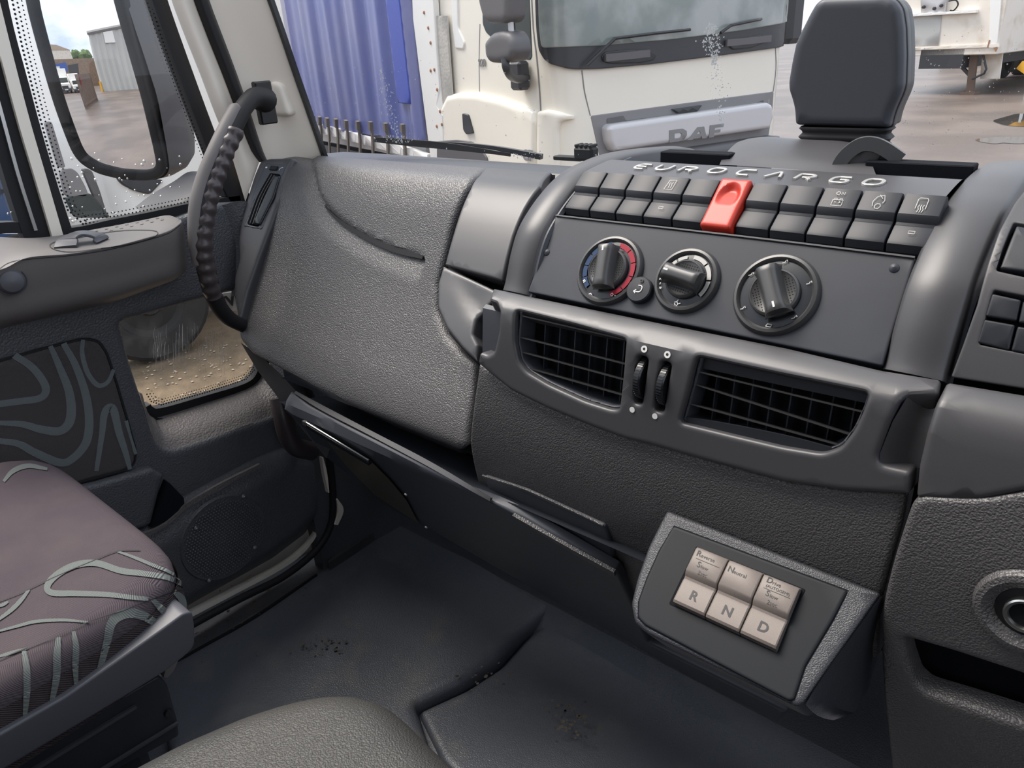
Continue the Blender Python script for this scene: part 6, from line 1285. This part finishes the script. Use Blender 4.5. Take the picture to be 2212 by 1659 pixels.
for i, x in enumerate((158, 173, 189)):
    u, v = TPn.inv((x, 128)); z0 = -TPn.o[2]+G0 if False else 0; ht = TPn.inv((x, 106+rs.random()*6))[1]; mb = MB()
    base = TPn.P(u, 0)
    for k in range(7):
        r_ = ht*.16*rs.uniform(.7, 1.1); c = base+TPn.u*rs.uniform(-.10, .10)*ht+A3(0, 0, ht*(.5+.42*rs.random())); V = []; F2 = []
        for a in range(7):
            for b in range(10):
                th_ = math.pi*a/6; ph_ = 2*math.pi*b/10; rr = r_*rs.uniform(.8, 1.2); V.append(c+A3(math.sin(th_)*math.cos(ph_), math.sin(th_)*math.sin(ph_), math.cos(th_))*rr)
        F2 = [(a*10+b, a*10+(b+1) % 10, (a+1)*10+(b+1) % 10, (a+1)*10+b) for a in range(6) for b in range(10)]; mb.add(V, F2, 'leaf')
    t_ = root('tree', tuple(base), 'dark green tree beyond the depot roof in the mirror, '+('nearest the pale hall', 'in the middle', 'closest to the warehouse')[i], 'tree', group='trees beyond the depot'); mb.build('crown', t_); mb = MB(); tube(mb, [base, base+A3(0, 0, ht*.6)], ht*.03, 'fence_steel', n=6); mb.build('trunk', t_)
# two white vans
def van(base, top, width_px, label, name='white_van', face=None):
    c0 = rgnd(base); P0 = RPl(c0, BP_.u); h = P0.inv(top)[1]; w = h*.62; s_ = h/2.9; r0 = root(name, tuple(c0), label, 'van', group=None)
    E = (P0.u, -P0.n, A3(0, 0, 1)); B_ = lambda nm, c, s, m, b=.05: (lambda q: (box(q, c0+E[0]*c[0]*s_+E[1]*c[1]*s_+E[2]*c[2]*s_, tuple(x*s_ for x in s), m, E, b=b*s_), q.build(nm, r0)))(MB())
    B_('load_box', (0, 3.2, 1.75), (2.1, 3.6, 2.2), 'white_paint'); B_('cab', (0, 1.2, 1.35), (1.9, 1.6, 1.2), 'white_paint', .2); B_('bonnet', (0, .35, .85), (1.85, 1.0, .75), 'white_paint', .15)
    B_('windscreen', (0, .42, 1.5), (1.55, .12, .62), 'dark_glass'); B_('grille', (0, -.16, .75), (.9, .06, .28), 'black_trim'); B_('bumper', (0, -.15, .40), (1.9, .3, .32), 'black_trim', .08); B_('number_plate', (0, -.32, .45), (.52, .02, .12), 'white_paint', 0)
    for sx in (-.82, .82):
        for y in (.4, 4.0): wheel(c0+E[0]*sx*s_+E[1]*y*s_+E[2]*.34*s_, E[0]*(1 if sx > 0 else -1), .34*s_, .24*s_, par=r0)
    return r0
van((146, 202), (146, 146), 30, 'white box van parked nose out by the depot wall in the mirror'); van((172, 200), (172, 157), 20, 'white van half hidden behind the steel gate in the mirror')
# palisade gate leaf
A = rgnd((186, 236)); B = rgnd((211, 216)); GPn = RPl(A, B-A); hg = GPn.inv((170, 160))[1]; Lg = np.linalg.norm((B-A)[:2]); ga = root('palisade_gate', tuple(A), 'rusty palisade gate leaf standing open in the mirror', 'gate'); sgn = GPn.inv((211, 216))[0]; sgn = 1 if sgn > 0 else -1
for i in range(15):
    u = sgn*Lg*i/14; mb = MB(); box(mb, GPn.P(u, hg*.5), (Lg*.035, .05, hg), 'fence_steel', (GPn.u, GPn.n, A3(0, 0, 1))); mb.build('pale', ga)
for v in (.1, .85): mb = MB(); box(mb, GPn.P(sgn*Lg/2, hg*v), (Lg, .08, .1), 'fence_steel', (GPn.u, GPn.n, A3(0, 0, 1))); mb.build('rail', ga)
mb = MB(); box(mb, GPn.P(sgn*Lg*.15, hg*.8, .1), (.25, .04, .5), 'dial_red', (GPn.u, GPn.n, A3(0, 0, 1))); mb.build('red_sign', ga)
# ---------------------------------------------------------------- vehicles on the passenger side
wt = root('white_truck', (-7.5, 2.95, G0), 'bright white truck facing us outside the passenger window, half behind the door mirror', 'truck')
mb = MB(); box(mb, (-8.4, 3.22, -.15), (4.8, 1.86, 2.9), 'white_paint', b=.12); mb.build('cab_body', wt)
WPn = Plane((-5.995, 0, 0), (0, 1, 0), (0, 0, 1))
for nm, P_, m in (('corner_panel', [(128, 367), (152, 362), (166, 372), (184, 405), (190, 425), (140, 424)], 'badge_grey'), ('lower_grille', [(140, 424), (192, 416), (206, 430), (238, 470), (160, 470)], 'dark_glass'), ('mirror_strut', [(175, 362), (196, 366), (214, 412), (232, 470), (222, 470), (196, 412)], 'grey_trim'), ('windscreen', [(250, 382), (352, 388), (322, 420), (288, 412), (262, 398)], 'black_trim'), ('side_screen', [(95, 262), (110, 262), (140, 362), (126, 362)], 'badge_grey')):
    panel(nm, WPn, P_, m, wt, r=.03, lift=.02, thick=.04, rad=.006, grid=.3)
for y in (2.44, 4.0):
    for x in (-6.8, -9.8): wheel((x, y, G0+.45), (0, -1 if y < 3 else 1, 0), .45, .26, par=wt)
bc = root('blue_van', (-8, 1.5, G0), 'dark blue van seen past the rain drops in the passenger window', 'van')
CPn = Plane((-7.0, 0, 0), (0, 1, 0), (0, 0, 1)); zc1 = CPn.inv((0, 292))[1]; yr = 1.8
mb = MB(); box(mb, (-7.9, yr-2.1, (zc1+G0+.3)/2), (1.8, 4.6, zc1-G0-.3), 'car_blue', b=.15); mb.build('body', bc)
mb = MB(); box(mb, (-7.9, yr-2.8, zc1+.3), (1.6, 2.8, .8), 'dark_glass', b=.12); mb.build('glasshouse', bc); mb = MB(); box(mb, (-7.9, yr-2.8, zc1+.72), (1.6, 2.7, .1), 'car_blue', b=.04); mb.build('roof', bc)
mb = MB(); ribbon(mb, CPn, [(-20, 418), (30, 408), (60, 402)], .03, 'black_trim', lift=.01); mb.build('body_line', bc)
yw = CPn.inv((42, 480))[0]
for y in (yw, yw-2.7): wheel((-7.05, y, G0+.40), (1, 0, 0), .40, .25, par=bc, hub='silver_bar'); 
mb = MB(); lathe(mb, (-6.99, yw, G0+.42), (1, 0, 0), [(.47, 0), (.50, .005), (.52, 0)], 'black_trim', 30); mb.build('wheel_arch', bc)
mb = MB(); V = []
_g = az((345, 772), G0); wheel((_g[0], _g[1], G0+.47), (1, -.15, 0), .45, .3, name='spare_tyre', hub='tyre')
tag(bpy.data.objects['spare_tyre'], 'dark tyre standing on the sandy ground behind the smeared low window', 'tyre')
